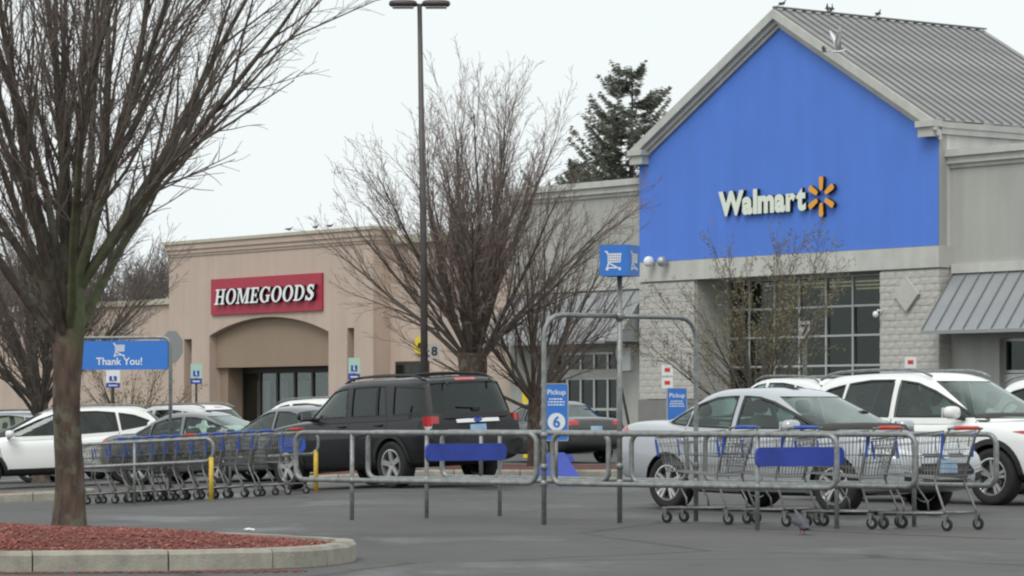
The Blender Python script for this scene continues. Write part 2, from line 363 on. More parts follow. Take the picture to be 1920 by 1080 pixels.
def offset_loop(P, d):
    n = len(P); out = []
    for i in range(n):
        a, b, c = V(P[i-1]), V(P[i]), V(P[(i+1) % n])
        t = ((b-a).normalized()+(c-b).normalized()).normalized(); nrm = V((-t.y, t.x)); out.append(b+nrm*d)
    return out
def resample(P, step):
    out = []; n = len(P)
    for i in range(n):
        a, b = V(P[i]), V(P[(i+1) % n]); k = max(1, round((b-a).length/step))
        out += [a.lerp(b, j/k) for j in range(k)]
    return out
def smooth_loop(P, it=2):
    for _ in range(it):
        Q = []
        for i in range(len(P)):
            a, b = V(P[i]), V(P[(i+1) % len(P)]); Q += [a.lerp(b, .25), a.lerp(b, .75)]
        P = Q
    return P
def island(P, name_fill, label, stone_len, mound, fillmat, smooth=2, hcurb=.15, wcurb=.16, detail=.25):
    """closed counter-clockwise outline: curb stones round a raised bed"""
    P = resample(smooth_loop(P, smooth), detail); n = len(P)
    inn = offset_loop(P, wcurb); top_o = offset_loop(P, .022)
    root = tag(empty('kerb', (0,0,0)), label, None, None, 'structure')
    per = max(2, round(stone_len/detail)); i = 0
    while i < n:
        k = min(max(2, per+random.choice((-1, 0, 0, 1))), n-i)
        if n-i-k < 2: k = n-i
        mb = MB(); ring = []; dz = random.uniform(-.004, .006); dn = random.uniform(-.004, .004)
        for j in range(k+1):
            a, b, c = V(P[(i+j) % n]), V(inn[(i+j) % n]), V(top_o[(i+j) % n])
            if j == 0 or j == k:                       # 8 mm joint
                q = (i+j+(1 if j == 0 else -1)) % n; s = .007/detail
                a, b, c = a.lerp(V(P[q]), s), b.lerp(V(inn[q]), s), c.lerp(V(top_o[q]), s)
            g = gz(a.x, a.y); w = random.uniform(-.003, .003)
            ring.append([(a.x, a.y, g-.15), (a.x, a.y, g+hcurb-.03+dz+w), (c.x, c.y, g+hcurb+dz+w), (b.x, b.y, g+hcurb+dz), (b.x, b.y, g-.15)])
        vs = [p for r in ring for p in r]; m = 5
        fs = [(r*m+j, r*m+(j+1) % m, (r+1)*m+(j+1) % m, (r+1)*m+j) for r in range(k) for j in range(m)]
        fs += [tuple(range(m)), tuple(k*m+j for j in range(m))[::-1]]
        mb.add(vs, fs).build('kerb_stone', M['concrete'], root); i += k
    # raised bed inside
    c = V((sum(p[0] for p in inn)/n, sum(p[1] for p in inn)/n)); K = 9; vs = []; fs = []
    for r in range(K+1):
        s = 1-r/K
        for p in inn:
            q = c+(V(p[:2])-c)*s; e = 1-s
            h = hcurb-.035+mound*(1-(1-min(1, e*1.6))**2)
            h += .018*sin(q.x*5.1+q.y*3.3)*min(1, e*4)
            vs.append((q.x, q.y, gz(q.x, q.y)+h))
    for r in range(K):
        for j in range(n): fs.append((r*n+j, r*n+(j+1) % n, (r+1)*n+(j+1) % n, (r+1)*n+j))
    bed = tag(MB().add(vs, fs).build(name_fill, fillmat, smooth=True), None, None, None, 'structure')
    return inn, c, bed
# near planting island with red mulch (front edge surveyed from the photograph)
near_out = [(-11, 22.4), (-6.5, 22.7), (-3.7, 23.15), (-2.6, 23.42), (-1.8, 23.75), (-1.42, 24.15), (-1.21, 24.95), (-1.25, 25.6), (-1.65, 26.25), (-2.6, 27.0), (-4.6, 28.2), (-7.5, 29.2), (-11, 29.6)]
inn, cc, bed = island(near_out, 'mulch_bed', 'weathered concrete kerb around the red mulch bed', 1.0, .13, M['mulch_soil'])
bed['label'] = 'mound of soil under red bark mulch in the near island'
bv = BVHTree.FromPolygons([v.co for v in bed.data.vertices], [tuple(p.vertices) for p in bed.data.polygons])
def chips(n, xr, yr, bvh, name, label, size=(.032, .010)):
    mb = MB(); k = 0
    while k < n:
        x, y = random.uniform(*xr), random.uniform(*yr)
        h = bvh.ray_cast(V((x, y, 3)), V((0, 0, -1)))
        if h[0] is None: continue
        L, w = random.uniform(.5, 1.5)*size[0], random.uniform(.6, 1.6)*size[1]
        Mx = Matrix.Rotation(random.uniform(0, 6.28), 3, 'Z') @ Matrix.Rotation(random.uniform(-.5, .5), 3, 'Y') @ Matrix.Rotation(random.uniform(-.8, .8), 3, 'X')
        mb.box(h[0]+V((0, 0, random.uniform(0, .012))), (L, w, w*.6), M=Mx, m=1 if random.random() < .07 else 0); k += 1
    return tag(mb.build(name, [M['mulch'], M['chip_pale']]), label, 'mulch', None, 'stuff')
chips(15000, (-7.5, -1.2), (22.8, 28.2), bv, 'mulch_chips', 'red wood chip mulch covering the near island')
g_b = BVHTree.FromPolygons([V((-9,22,0)), V((0,22,0)), V((0,24,0)), V((-9,24,0))], [(0,1,2,3)])
def spill():
    mb = MB()
    for _ in range(260):
        t = random.random(); x = -3.9+2.4*t; y = 23.05+.35*t-abs(random.gauss(0, .10))-.03
        mb.box((x, y, .008), (random.uniform(.02,.06), random.uniform(.008,.018), .008), rz=random.uniform(0, 6.28))
    tag(mb.build('mulch_spill', M['mulch']), 'loose red chips spilt on the asphalt along the kerb', 'mulch', None, 'stuff')
spill()
far_out = [(-3.4, 57.2), (2.9, 57.2), (3.6, 58.3), (3.6, 62.0), (2.9, 63.4), (-3.4, 63.4), (-4.0, 62), (-4.0, 58.3)]
inn2, c2_, bed2 = island(far_out, 'mulch_bed', 'tan kerb of the tree island behind the dark sport utility vehicle', 1.2, .05, M['mulch_soil'], 1, detail=.4)
bed2['label'] = 'red mulch bed under the two bare trees beyond the corral'
left_out = [(-15, 54.7), (-8.0, 54.7), (-7.3, 55.4), (-7.3, 56.2), (-8.0, 56.8), (-15, 56.8)]
inn3, c3_, bed3 = island(left_out, 'mulch_bed', 'low concrete kerb in front of the white sport utility vehicle', 1.2, .03, M['mulch_soil'], 1, detail=.4)
bed3['label'] = 'narrow mulch strip in front of the white sport utility vehicle'

# ------------------------------------------------------------------ the big store with the blue gable
FO = V((4.09, 102.6)); FA = atan2(-.791, .612)            # facade origin and direction; local +y runs into the building
ca, sa = cos(FA), sin(FA)
def ft(u, d=0):                                            # local x on the facade plane (depth d) seen in column u
    k = (u-960)/FPX; ox, oy = FO.x-sa*d, FO.y+ca*d
    return (k*oy-ox)/(ca-k*sa)
def fz(u, v, d=0):
    t = ft(u, d); Y = FO.y+ca*d+sa*t; return CAM_H-(v-776)*Y/FPX
W = 13.4; EAVE = 9.21; APEX = 13.0
st = tag(empty('store_building', (FO.x, FO.y, 0), FA), 'grey superstore with a bright blue gabled front and seamed metal roof', 'building')
XL, XR = 2.70, 10.97                                       # inner edges of the two block piers
mb = MB(); mb.prism([(0,5.37),(W,5.37),(W,EAVE),(W/2,APEX),(0,EAVE)], XZ, 0, .3); mb.build('gable_wall', M['grey_wall'], st)
mb = MB(); mb.prism([(.02,6.0),(W-.02,6.0),(W-.02,EAVE-.05),(W/2,APEX-.06),(.02,EAVE-.05)], XZ, -.03, -.002); gp = mb.build('gable_panel', M['blue_wall'], st)
mb = MB(); mb.b2(-.04, W+.04, -.07, -.002, 5.37, 5.985); mb.b2(W+.002, W+.05, -.002, .9, 5.37, 5.985); mb.build('band_course', M['trim'], st)
# side walls of the gabled volume
mb = MB(); mb.b2(W-.3, W-.002, .3, 8.7, 0, 9.40); mb.build('side_wall', M['white_wall'], st)
mb = MB(); mb.b2(.002, .3, .3, 8.7, 0, 9.40); mb.build('side_wall', M['white_wall'], st)
mb = MB(); mb.prism([(0.3,0),(W-.3,0),(W-.3,EAVE),(W/2,APEX-.1),(.3,EAVE)], XZ, 8.4, 8.7); mb.build('side_wall', M['grey_wall'], st)
# piers of split faced block
def pier(x0, x1, side=False):
    core = MB().b2(x0+.02, x1-.02, .03, 1.5, 1.62, 5.36).b2(x0, x1, -.02, 1.5, -.2, 1.6).build('pier', [M['mortar']], st)
    core.data.materials[0] = M['mortar']
    base = MB().b2(x0-.02, x1+.02, -.045, -.022, -.2, 1.6).build('base_course', M['grey_dark'], core)
    bl, bh = .41, .205; meshes = []
    for k in range(5):
        b = MB(); nx, nz_ = 4, 3; vs = []
        for iz in range(nz_+1):
            for ix in range(nx+1):
                e = (0 < ix < nx) and (0 < iz < nz_)
                vs.append((bl*.975*(ix/nx-.5), -.012-(random.uniform(.003, .015) if e else random.uniform(0, .004)), bh*.955*(iz/nz_-.5)))
        vs += [(bl*.975*(a-.5), .04, bh*.955*(c-.5)) for a, c in ((0,0),(1,0),(1,1),(0,1))]
        fs = [(iz*5+ix, iz*5+ix+1, iz*5+ix+6, iz*5+ix+5) for iz in range(nz_) for ix in range(nx)]
        q = 20; fs += [(0,1,2,3,4,q+1,q), (4,9,14,19,q+2,q+1), (19,18,17,16,15,q+3,q+2), (15,10,5,0,q,q+3)]
        b.add(vs, fs); meshes.append(b.mesh('stone_block', M['block']))
    rows = int((5.36-1.62)/bh)
    for r in range(rows):
        z = 1.62+bh*(r+.5); off = (r % 2)*bl/2; x = x0+.01-off
        while x < x1-.02:
            a, b_ = max(x, x0), min(x+bl, x1)
            if b_-a > .08:
                o = put('stone_block', random.choice(meshes), core, ((a+b_)/2, random.uniform(-.006, .006), z)); o.scale.x = (b_-a)/bl
            x += bl
        if side:
            for j in range(2):
                o = put('stone_block', random.choice(meshes), core, (x1, .02+(j+.5)*.42, z)); o.rotation_euler = (0, 0, pi/2)
    return core
pier(0, XL); pr = pier(XR, W, True)
# left jamb and back of the recessed entry
REC = 1.42
MB().b2(XL+.002, XL+.03, .05, REC, 1.6, 5.36).build('entry_jamb', M['block'], st)
MB().b2(XL, XR, .3, REC+.2, 5.362, 5.5).build('entry_soffit', M['grey_wall'], st)
# recessed window wall: a frame grid with a pane in every opening
vx = [XL+.05]+[ft(u, REC) for u in (1407,1454,1500.6,1550.7,1600.8,1647)]
step = vx[2]-vx[1]
extra = []
while vx[1]-step*(len(extra)+1) > vx[0]+.3: extra.append(vx[1]-step*(len(extra)+1))
vx = [vx[0]]+extra[::-1]+vx[1:]; vx[-1] = XR-.02
hz = [0.05, .95, 2.62, 3.53, 4.42, 5.33]
ew = empty('entry_window', (0, REC, 0)); ew.parent = st
for x in vx: MB().b2(x-.035, x+.035, -.05, .05, 0, 5.36).build('mullion', M['frame'], ew)
for z in hz[1:]:
    for a, b in zip(vx, vx[1:]): MB().b2(a+.036, b-.036, -.045, .045, z-.03, z+.03).build('transom', M['frame'], ew)
for a, b in zip(vx, vx[1:]):
    for z0, z1 in zip(hz, hz[1:]):
        o = MB().b2(a+.037, b-.037, -.004, .004, z0+.031, z1-.031).build('pane', M['shop_glass'], ew); o.rotation_euler = (random.uniform(-.004,.004), 0, random.uniform(-.004,.004))
mb = MB(); mb.b2(XL, XR, REC+.1, REC+7, -.02, .0); mb.b2(XL, XR, REC+6.9, REC+7, .01, 5.36); mb.b2(XL-.1, XL-.01, REC+.1, REC+7, .01, 5.36); mb.b2(XR+.01, XR+.1, REC+.1, REC+7, .01, 5.36); mb.b2(XL, XR, REC+.25, REC+6.8, 5.37, 5.42)
mb.build('interior', M['interior'], st)
for k in range(3): MB().b2(XL+.4, XR-.3, REC+1.2+2*k, REC+1.28+2*k, 5.20, 5.25).build('ceiling_tube', M['lamp_on'], st)
for (x, w_, h) in ((4.2,.9,1.9),(6.4,1.4,1.6),(8.1,.7,2.1),(9.6,1.1,1.5)):
    MB().b2(x, x+w_, REC+2.5, REC+3.0, 0, h).build('display_stand', M['poster'], st)
# gable roof: one panel after another with its raised seam
RZ = 13.45; ES = .10; SL = .566              # ridge height, eave overhang, slope
def slope_panel(y0, w, sgn):
    b = MB(); xr, xe = W/2, W/2+sgn*(W/2+ES); ze = RZ-SL*(W/2+ES)
    P = lambda x, z, y: (x, y, z)
    b.add([P(xr,RZ,y0),P(xe,ze,y0),P(xe,ze,y0+w-.004),P(xr,RZ,y0+w-.004),P(xr,RZ-.05,y0),P(xe,ze-.05,y0),P(xe,ze-.05,y0+w-.004),P(xr,RZ-.05,y0+w-.004)], [(0,1,2,3),(7,6,5,4),(0,4,5,1),(1,5,6,2),(2,6,7,3),(3,7,4,0)])
    s = .055
    b.add([P(xr,RZ,y0),P(xe,ze,y0),P(xe,ze,y0+.035),P(xr,RZ,y0+.035),P(xr,RZ+s,y0),P(xe,ze+s,y0),P(xe,ze+s,y0+.035),P(xr,RZ+s,y0+.035)], [(4,5,6,7),(0,4,7,3),(1,2,6,5),(0,1,5,4),(2,3,7,6)], 1)
    return b.mesh('roof_panel', [M['roof'], M['seam']])
rf = MB().b2(W/2-.08, W/2+.08, -.3, 8.85, RZ+.03, RZ+.075).build('roof', M['seam'], st)
for sg in (1, -1):
    pm = slope_panel(0, .395, sg)
    for k in range(23): put('roof_panel', pm, rf, (0, -.28+.397*k, 0))
# raking cornice and eave returns
def rake(sg, name='raking_cornice'):
    b = MB(); xr, xe = W/2, W/2+sg*(W/2+ES+.03)
    for (yo, yi, t0, t1) in ((-.36, -.2, -.02, -.30), (-.22, -.05, -.30, -.44), (-.12, -.032, -.44, -.56)):
        vs = []
        for y in (yo, yi):
            for x in (xr, xe):
                for t in (t0, t1): vs.append((x, y, RZ-SL*abs(x-xr)+t))
        b.add(vs, [(0,1,3,2),(4,6,7,5),(0,2,6,4),(1,5,7,3),(0,4,5,1),(2,3,7,6)])
    b.build(name, M['trim'], st)
rake(1); rake(-1)
for sg in (1, -1):
    x = W/2+sg*(W/2-.22); e = MB()
    e.b2(x-.36, x+.36, -.42, -.0, 9.40, 9.575); e.b2(x-.33, x+.28, -.33, -.03, 9.12, 9.398)
    e.build('eave_return', M['trim'], st)
    x0, x1 = sorted((W/2+sg*(W/2+.03), W/2+sg*(W/2+ES)))
    MB().b2(x0, x1, .0, 8.8, 9.38, 9.585).b2(x0 if sg > 0 else x1-.045, x0+.045 if sg > 0 else x1, .01, 8.8, 9.20, 9.378).build('eave_cornice', M['trim'], st)
# wings either side
WH = 8.45; SB = .45
def wing(x0, x1, opens, name='wing_wall'):
    segs = []; x = x0
    for a, b, zt in opens:
        segs.append((x, a, 0, WH)); segs.append((a, b, zt, WH)); x = b
    segs.append((x, x1, 0, WH)); b_ = MB()
    poly = [(x0,0)]
    for a, b, zt in opens: poly += [(a,0),(a,zt),(b,zt),(b,0)]
    poly += [(x1,0),(x1,WH),(x0,WH)]
    b_.prism(poly, XZ, SB, SB+.4); b_.build(name, M['grey_wall'], st)
    c = MB(); c.b2(x0, x1, SB-.26, SB+.3, WH+.10, WH+.30); c.b2(x0, x1, SB-.16, SB+.3, WH-.10, WH+.098); c.b2(x0, x1, SB-.06, SB-.003, WH-.22, WH-.102)
    c.build('parapet_cornice', M['trim'], st)
LX = ft(957, SB)
lw0, lw1 = ft(1030, SB), ft(1156, SB)
rw0 = ft(1874, SB)
wing(LX, -.003, [(lw0, lw1, 3.2)]); wing(W+.003, 44, [(rw0, rw0+4.6, 3.3)])
MB().b2(LX, -.01, SB-.05, SB-.003, 0, lw0*0+1.55).build('base_course', M['grey_dark'], st) if False else None
def awning(x0, x1, n):
    zt, zb, yt, yb = 5.18, 3.52, SB-.02, -.86
    MB().b2(x0, x1, SB-.10, SB-.004, zt+.01, zt+.28).build('awning_header', M['trim'], st)
    aw = MB().b2(x0, x1, yb-.02, yb+.06, zb-.10, zb-.005).build('awning', M['awning'], st)
    w = (x1-x0)/n; b = MB()
    b.add([(0,yt,zt),(w-.003,yt,zt),(w-.003,yb,zb),(0,yb,zb),(0,yt,zt-.04),(w-.003,yt,zt-.04),(w-.003,yb,zb-.04),(0,yb,zb-.04)], [(0,3,2,1),(4,5,6,7),(0,1,5,4),(1,2,6,5),(2,3,7,6),(3,0,4,7)])
    b.add([(0,yt,zt),(.04,yt,zt),(.04,yb,zb),(0,yb,zb),(0,yt,zt+.06),(.04,yt,zt+.06),(.04,yb,zb+.06),(0,yb,zb+.06)], [(4,7,6,5),(0,4,5,1),(1,5,6,2),(2,6,7,3),(3,7,4,0)], 1)
    pm = b.mesh('awning_panel', [M['awning'], M['seam']])
    for k in range(n): put('awning_panel', pm, aw, (x0+w*k, 0, 0))
    for x in (x0+.01, x1-.03): MB().prism([(yt,zt-.05),(yb,zb-.05),(yt,zb-.05)], lambda a, c, d: (d, a, c), x, x+.02).build('awning_end', M['awning'], aw)
awning(LX+.1, -.12, 12); awning(W+.12, 44, 56)
# shopfronts under the awnings
def shopfront(x0, x1, zt, cols, rows, name, dep=.25, fr='frame', inter=True):
    e = empty(name, (0, SB+dep, 0)); e.parent = st
    xs = [x0+(x1-x0)*i/cols for i in range(cols+1)]
    for x in xs: MB().b2(x-.045, x+.045, -.05, .05, 0, zt).build('mullion', M[fr], e)
    for z in rows[1:]:
        for a, b in zip(xs, xs[1:]): MB().b2(a+.046, b-.046, -.045, .045, z-.04, z+.04).build('transom', M[fr], e)
    for a, b in zip(xs, xs[1:]):
        for z0, z1 in zip(rows, rows[1:]): MB().b2(a+.047, b-.047, -.004, .004, z0+.041, z1-.041).build('pane', M['shop_glass'], e)
    if inter:
        c = MB(); c.b2(x0, x1, 4, 4.1, 0, zt); c.b2(x0-.1, x0-.01, .2, 4, 0, zt); c.b2(x1+.01, x1+.1, .2, 4, 0, zt); c.b2(x0, x1, .2, 3.9, zt+.01, zt+.1); c.b2(x0, x1, .2, 3.9, -.05, 0); c.build('interior', M['interior'], e)
    return e
e = shopfront(lw0, lw1, 3.2, 5, [.04, 1.3, 2.32, 3.15], 'side_entrance')
MB().b2(lw0, lw1, -.08, -.056, 2.34, 2.62).build('door_header', M['trim'], e)
e = shopfront(rw0, rw0+4.6, 3.3, 4, [.04, 1.35, 2.35, 3.25], 'side_entrance')
MB().b2(rw0+.1, rw0+1.0, .012, .02, 2.5, 3.1).build('poster', M['poster'], e)
MB().b2(rw0-.05, rw0+4.6, -.08, -.056, 1.6, 2.28).build('door_header', M['frame'], e)
x0 = ft(1168, SB); MB().b2(ft(1160, SB), ft(1187, SB), SB-.12, SB-.004, 2.55, 3.3).build('wall_sign', M['white_sign'], st)
# store mass behind
mb = MB(); mb.b2(LX, 44, 8.9, 60, 0, 7.9); mb.b2(LX, .0, SB+.42, 8.85, 0, 7.9) if False else None; mb.build('rear_block', M['grey_wall'], st)
MB().b2(LX+.01, -.01, SB+4.6, 8.8, 7.6, 7.8).b2(W+.01, 44, SB+4.6, 8.8, 7.6, 7.8).build('flat_roof', M['grey_dark'], st)
# diamond tile, floodlights and camera fixed to the facade
xd, zd = ft(1704), fz(1704, 552)
MB().prism([(xd-.5,zd),(xd,zd-.5),(xd+.5,zd),(xd,zd+.5)], XZ, -.13, -.03).build('diamond_tile', M['block'], st)
for u, mt in ((1230, M['white_sign']), (1255, M['grey_sign'])):
    x, z = ft(u), fz(u, 491); h = MB().b2(x-.05, x+.05, -.16, -.071, z-.06, z+.06).build('floodlight', M['grey_sign'], st)
    MB().blob((x, -.30, z), (.30, .34, .34), 2.2).build('lens', mt, h, smooth=True)
x, z = ft(1655), fz(1655, 582); h = MB().b2(x-.03, x+.03, -.2, -.03, z-.03, z+.03).build('security_camera', M['white_sign'], st); MB().blob((x-.02, -.27, z-.12), (.17,.17,.2), 2).build('dome', M['white_sign'], h, smooth=True)
# lettering
sg = tag(empty('store_sign', (FO.x, FO.y, 0), FA), 'white raised lettering with orange sunburst spark on the blue gable', 'sign')
xl, xr_ = ft(1355), ft(1519); zb = 7.32; x = 0; glyphs = []
for ch in 'Walmart':
    t = text_mb(ch, 1.0, .06, .05, False, 5); a = [p[0] for p in t.v]; glyphs.append((t, min(a), max(a))); 
tot = sum(g[2]-g[1] for g in glyphs)+.02*6-.10; k = (xr_-xl)/tot; kz = .98
x = xl
for t, a, b in glyphs:
    w_ = (b-a)*k; f = lambda p: ((p[0]-a)*k+x, -.12+p[1], p[2]*kz+zb)
    t.v = [f(p) for p in t.v]; yf = min(p[1] for p in t.v)
    t.mi = [0 if all(abs(t.v[i][1]-yf) < 1e-4 for i in fc) else 1 for fc in t.f]
    t.build('letter', [M['letter'], M['letter_side']], sg); x += w_+(.02-(.10 if t is glyphs[0][0] else 0))*k
xc, zc = ft(1548), fz(1548, 369)
for i in range(6):
    a = pi/2+i*pi/3; d = (cos(a), sin(a)); n_ = (-d[1], d[0])
    P = [(.19,.045),(.24,.072),(.54,.095),(.60,.06),(.60,-.06),(.54,-.095),(.24,-.072),(.19,-.045)]
    q = [(xc+r*d[0]*1.02+s*n_[0], zc+r*d[1]+s*n_[1]) for r, s in P]
    mb = MB(); mb.prism(q, XZ, -.19, -.185, 0); mb.prism(q, XZ, -.184, -.06, 1); mb.build('spark_ray', [M['orange'], M['letter_side']], sg)

# ------------------------------------------------------------------ the beige home store to the left
HH = 7.62; HX0, HX1 = ft(317), ft(700)
hs = tag(empty('store_building', (FO.x, FO.y, 0), FA), 'beige stucco store with a wide arched entrance and stepped cornice', 'building')
aL, aR = ft(392.5), ft(616); sp = 4.15; crown = 4.78
nl0, nl1 = ft(345), ft(359.5); nr0, nr1 = ft(651), ft(664)
half = (aR-aL)/2; rise = crown-sp; rad = (half*half+rise*rise)/(2*rise); th = math.asin(half/rad)
arcp = [((aL+aR)/2+rad*sin(a), crown-rad+rad*cos(a)) for a in [-th+2*th*i/24 for i in range(25)]]
poly = [(HX0,-.8),(nl0,-.8),(nl0,4.05),(nl1,4.05),(nl1,-.8),(aL,-.8)]+arcp+[(aR,-.8),(nr0,-.8),(nr0,4.25),(nr1,4.25),(nr1,-.8),(HX1,-.8),(HX1,HH),(HX0,HH)]
MB().prism(poly, XZ, 0, .9).build('facade_wall', M['beige'], hs)
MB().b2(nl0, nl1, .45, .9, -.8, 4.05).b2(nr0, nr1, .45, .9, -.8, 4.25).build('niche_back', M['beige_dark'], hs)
for (d, z0, z1, m) in ((.20, HH+.12, HH+.24, 'cap'), (.14, HH-.10, HH+.118, 'beige'), (.085, HH-.26, HH-.102, 'beige'), (.04, HH-.36, HH-.262, 'beige')):
    MB().b2(HX0-d, HX1+d, -d, .95, z0, z1).build('cornice', M[m], hs)
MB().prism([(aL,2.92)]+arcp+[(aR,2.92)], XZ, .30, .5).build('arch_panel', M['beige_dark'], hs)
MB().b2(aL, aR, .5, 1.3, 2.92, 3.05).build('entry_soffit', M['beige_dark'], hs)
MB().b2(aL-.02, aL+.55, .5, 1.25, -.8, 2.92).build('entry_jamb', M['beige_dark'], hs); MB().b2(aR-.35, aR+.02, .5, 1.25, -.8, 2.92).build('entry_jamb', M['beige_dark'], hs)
ee = empty('entrance', (0, 1.2, 0)); ee.parent = hs
xs = [aL+.56+(aR-aL-.92)*i/6 for i in range(7)]
for x in xs: MB().b2(x-.06, x+.06, -.05, .05, -.6, 2.9).build('mullion', M['dark_frame'], ee)
for a, b in zip(xs, xs[1:]):
    MB().b2(a+.061, b-.061, -.05, .05, 2.7, 2.9).build('transom', M['dark_frame'], ee)
    MB().b2(a+.062, b-.062, -.004, .004, -.6, 2.69).build('pane', M['door_glass'], ee)
c = MB(); c.b2(aL, aR, 5, 5.1, -.6, 3); c.b2(aL-.1, aL, .2, 5, -.6, 3); c.b2(aR, aR+.1, .2, 5, -.6, 3); c.b2(aL, aR, .2, 5, 3.06, 3.1); c.b2(aL, aR, .2, 5, -.7, -.6); c.build('interior', M['interior'], ee)
for i, (k, m) in enumerate(((.6,'white_sign'),(1.5,'grey_sign'),(2.6,'green_sign'),(3.55,'poster'),(4.6,'poster'))):
    MB().b2(xs[0]+k*1.2, xs[0]+k*1.2+.85, .15+.1*i, .17+.1*i, .1, 2.4).build('poster', M[m], ee)
# set back right part and low left part
MB().b2(HX1+.002, LX-.002, .75, 1.2, -.6, HH-.4).build('facade_wall', M['beige'], hs)
MB().b2(HX1+.33, LX, .55, 1.3, HH-.4, HH-.1).build('cornice', M['cap'], hs)
wx0, wx1 = ft(741, .7), ft(803, .7)
w_ = MB().b2(wx0, wx1, .70, .748, .4, fz(741, 678, .7)).build('window', M['dark_frame'], hs)
for i in range(4):
    a = wx0+.06+(wx1-wx0-.06)*i/4; MB().b2(a, a+(wx1-wx0-.06)/4-.06, .692, .698, .5, fz(741, 678, .7)-.12).build('pane', M['shop_glass'], w_)
MB().b2(HX0-55, HX0-.002, .9, 1.4, -.9, 5.5).build('facade_wall', M['beige'], hs)
MB().b2(HX0-55, HX0-.33, .75, 1.45, 5.5, 5.72).build('cornice', M['cap'], hs)
MB().b2(HX0-.001, HX1+.001, 6.6, 40, -.8, HH-.3).b2(HX0+.002, HX0+.3, .92, 6.59, -.8, HH-.3).b2(HX1-.3, HX1-.002, .92, 6.59, -.8, HH-.3).b2(HX0+.31, HX1-.31, .97, 6.58, HH-.5, HH-.3).b2(HX1+.003, LX-.003, 1.25, 40, -.8, HH-.5).b2(HX0-54.9, HX0-.003, 1.45, 40, -.8, 5.3).build('rear_block', M['beige'], hs)
# red sign with white slab serif italics
hg = tag(empty('store_sign', (FO.x, FO.y, 0), FA), 'crimson sign panel with white italic serif capitals over the arch', 'sign')
sx0, sx1, sz0, sz1 = ft(399), ft(607), 4.93, 6.30
MB().b2(sx0, sx1, -.09, -.003, sz0, sz1).build('sign_panel', M['red_sign'], hg)
def serif(ch):
    """slab serif capital in a unit high box: list of polygons (or (outer, inner) rings), width"""
    q = lambda a, b, c, d: [(a,c),(b,c),(b,d),(a,d)]
    O = lambda cx, rx, t: ([(cx+rx*cos(i*pi/16), .5+.52*sin(i*pi/16)) for i in range(32)], [(cx+(rx-t)*cos(i*pi/16), .5+.44*sin(i*pi/16)) for i in range(32)])
    if ch == 'H': return [q(.10,.27,0,1), q(.59,.76,0,1), q(.27,.59,.46,.56), q(0,.37,0,.09), q(0,.37,.91,1), q(.49,.86,0,.09), q(.49,.86,.91,1)], .86
    if ch == 'O': return [O(.42, .42, .19)], .84
    if ch == 'M': return [q(.08,.17,0,1), q(.80,.98,0,1), [(.08,1),(.28,1),(.58,.02),(.48,.02)], [(.48,.02),(.58,.02),(.90,1),(.80,1)], q(-.02,.27,0,.09), q(-.02,.2,.91,1), q(.70,1.08,0,.09), q(.9,1.08,.91,1)], 1.06
    if ch == 'E': return [q(.09,.27,0,1), q(0,.66,0,.10), q(0,.64,.90,1), q(.27,.50,.46,.55), q(.59,.66,0,.27), q(.57,.64,.74,1), q(.44,.50,.36,.64)], .68
    if ch == 'G':
        o = [(.44+.43*cos(a), .5+.52*sin(a)) for a in [.75+i*(2*pi-1.25)/24 for i in range(25)]]; i_ = [(.46+.25*cos(a), .5+.43*sin(a)) for a in [.75+i*(2*pi-1.25)/24 for i in range(25)]]
        return [o+i_[::-1], q(.62,.79,.05,.44), q(.52,.88,.40,.48), q(.74,.80,.68,1.0)], .88
    if ch == 'D':
        o = [(.36+.46*cos(a), .5+.5*sin(a)) for a in [-pi/2+i*pi/16 for i in range(17)]]; i_ = [(.34+.30*cos(a), .5+.41*sin(a)) for a in [-pi/2+i*pi/16 for i in range(17)]]
        return [q(.09,.27,0,1), o+i_[::-1], q(0,.38,0,.09), q(0,.38,.91,1)], .84
    if ch == 'S':
        c = [(.55,.80),(.42,.93),(.27,.93),(.17,.82),(.17,.70),(.27,.60),(.42,.50),(.53,.40),(.55,.27),(.48,.12),(.33,.06),(.18,.09),(.06,.24)]
        L_, R_ = [], []
        for i, p in enumerate(c):
            a, b = c[max(0, i-1)], c[min(len(c)-1, i+1)]; t = V((b[0]-a[0], b[1]-a[1])).normalized(); w = .055+.055*sin(pi*i/(len(c)-1))
            L_.append((p[0]-t.y*w, p[1]+t.x*w)); R_.append((p[0]+t.y*w, p[1]-t.x*w))
        return [L_+R_[::-1], q(.54,.60,.68,1.0), q(.03,.09,0,.32)], .66
gl = [serif(c) for c in 'HOMEGOODS']; tot = sum(g[1] for g in gl)+.10*8+.12; k = (ft(600)-ft(412))/tot; lh = .58; lz = 5.31; x = ft(412)
for polys, w_ in gl:
    mb = MB()
    for j, p in enumerate(polys):
        e_ = .0015*j; f = lambda a, b, d: (x+(a+.16*b)*k, d, lz+b*lh)
        if isinstance(p, tuple): mb.ring(*p, f, -.25-e_, -.238, 0); mb.ring(*p, f, -.2375, -.0905, 1)
        else: mb.prism(p, f, -.25-e_, -.238, 0); mb.prism(p, f, -.2375+e_, -.0905, 1)
    mb.build('letter', [M['letter_white'], M['letter_side']], hg); x += (w_+.10)*k
# round yellow sign on the set back wall
yx, yz = ft(789, .7), fz(789, 648, .7)
ys_ = MB().prism([(yx+.27*cos(i*pi/14), yz+.31*sin(i*pi/14)) for i in range(28)], XZ, .60, .748).build('round_sign', M['yellow_bright'], hs)
MB().prism([(yx+.0,yz-.11),(yx+.14,yz-.07),(yx+.16,yz+.08),(yx+.04,yz+.11),(yx-.05,yz+.01)], XZ, .585, .598).build('sign_mark', M['black'], ys_)
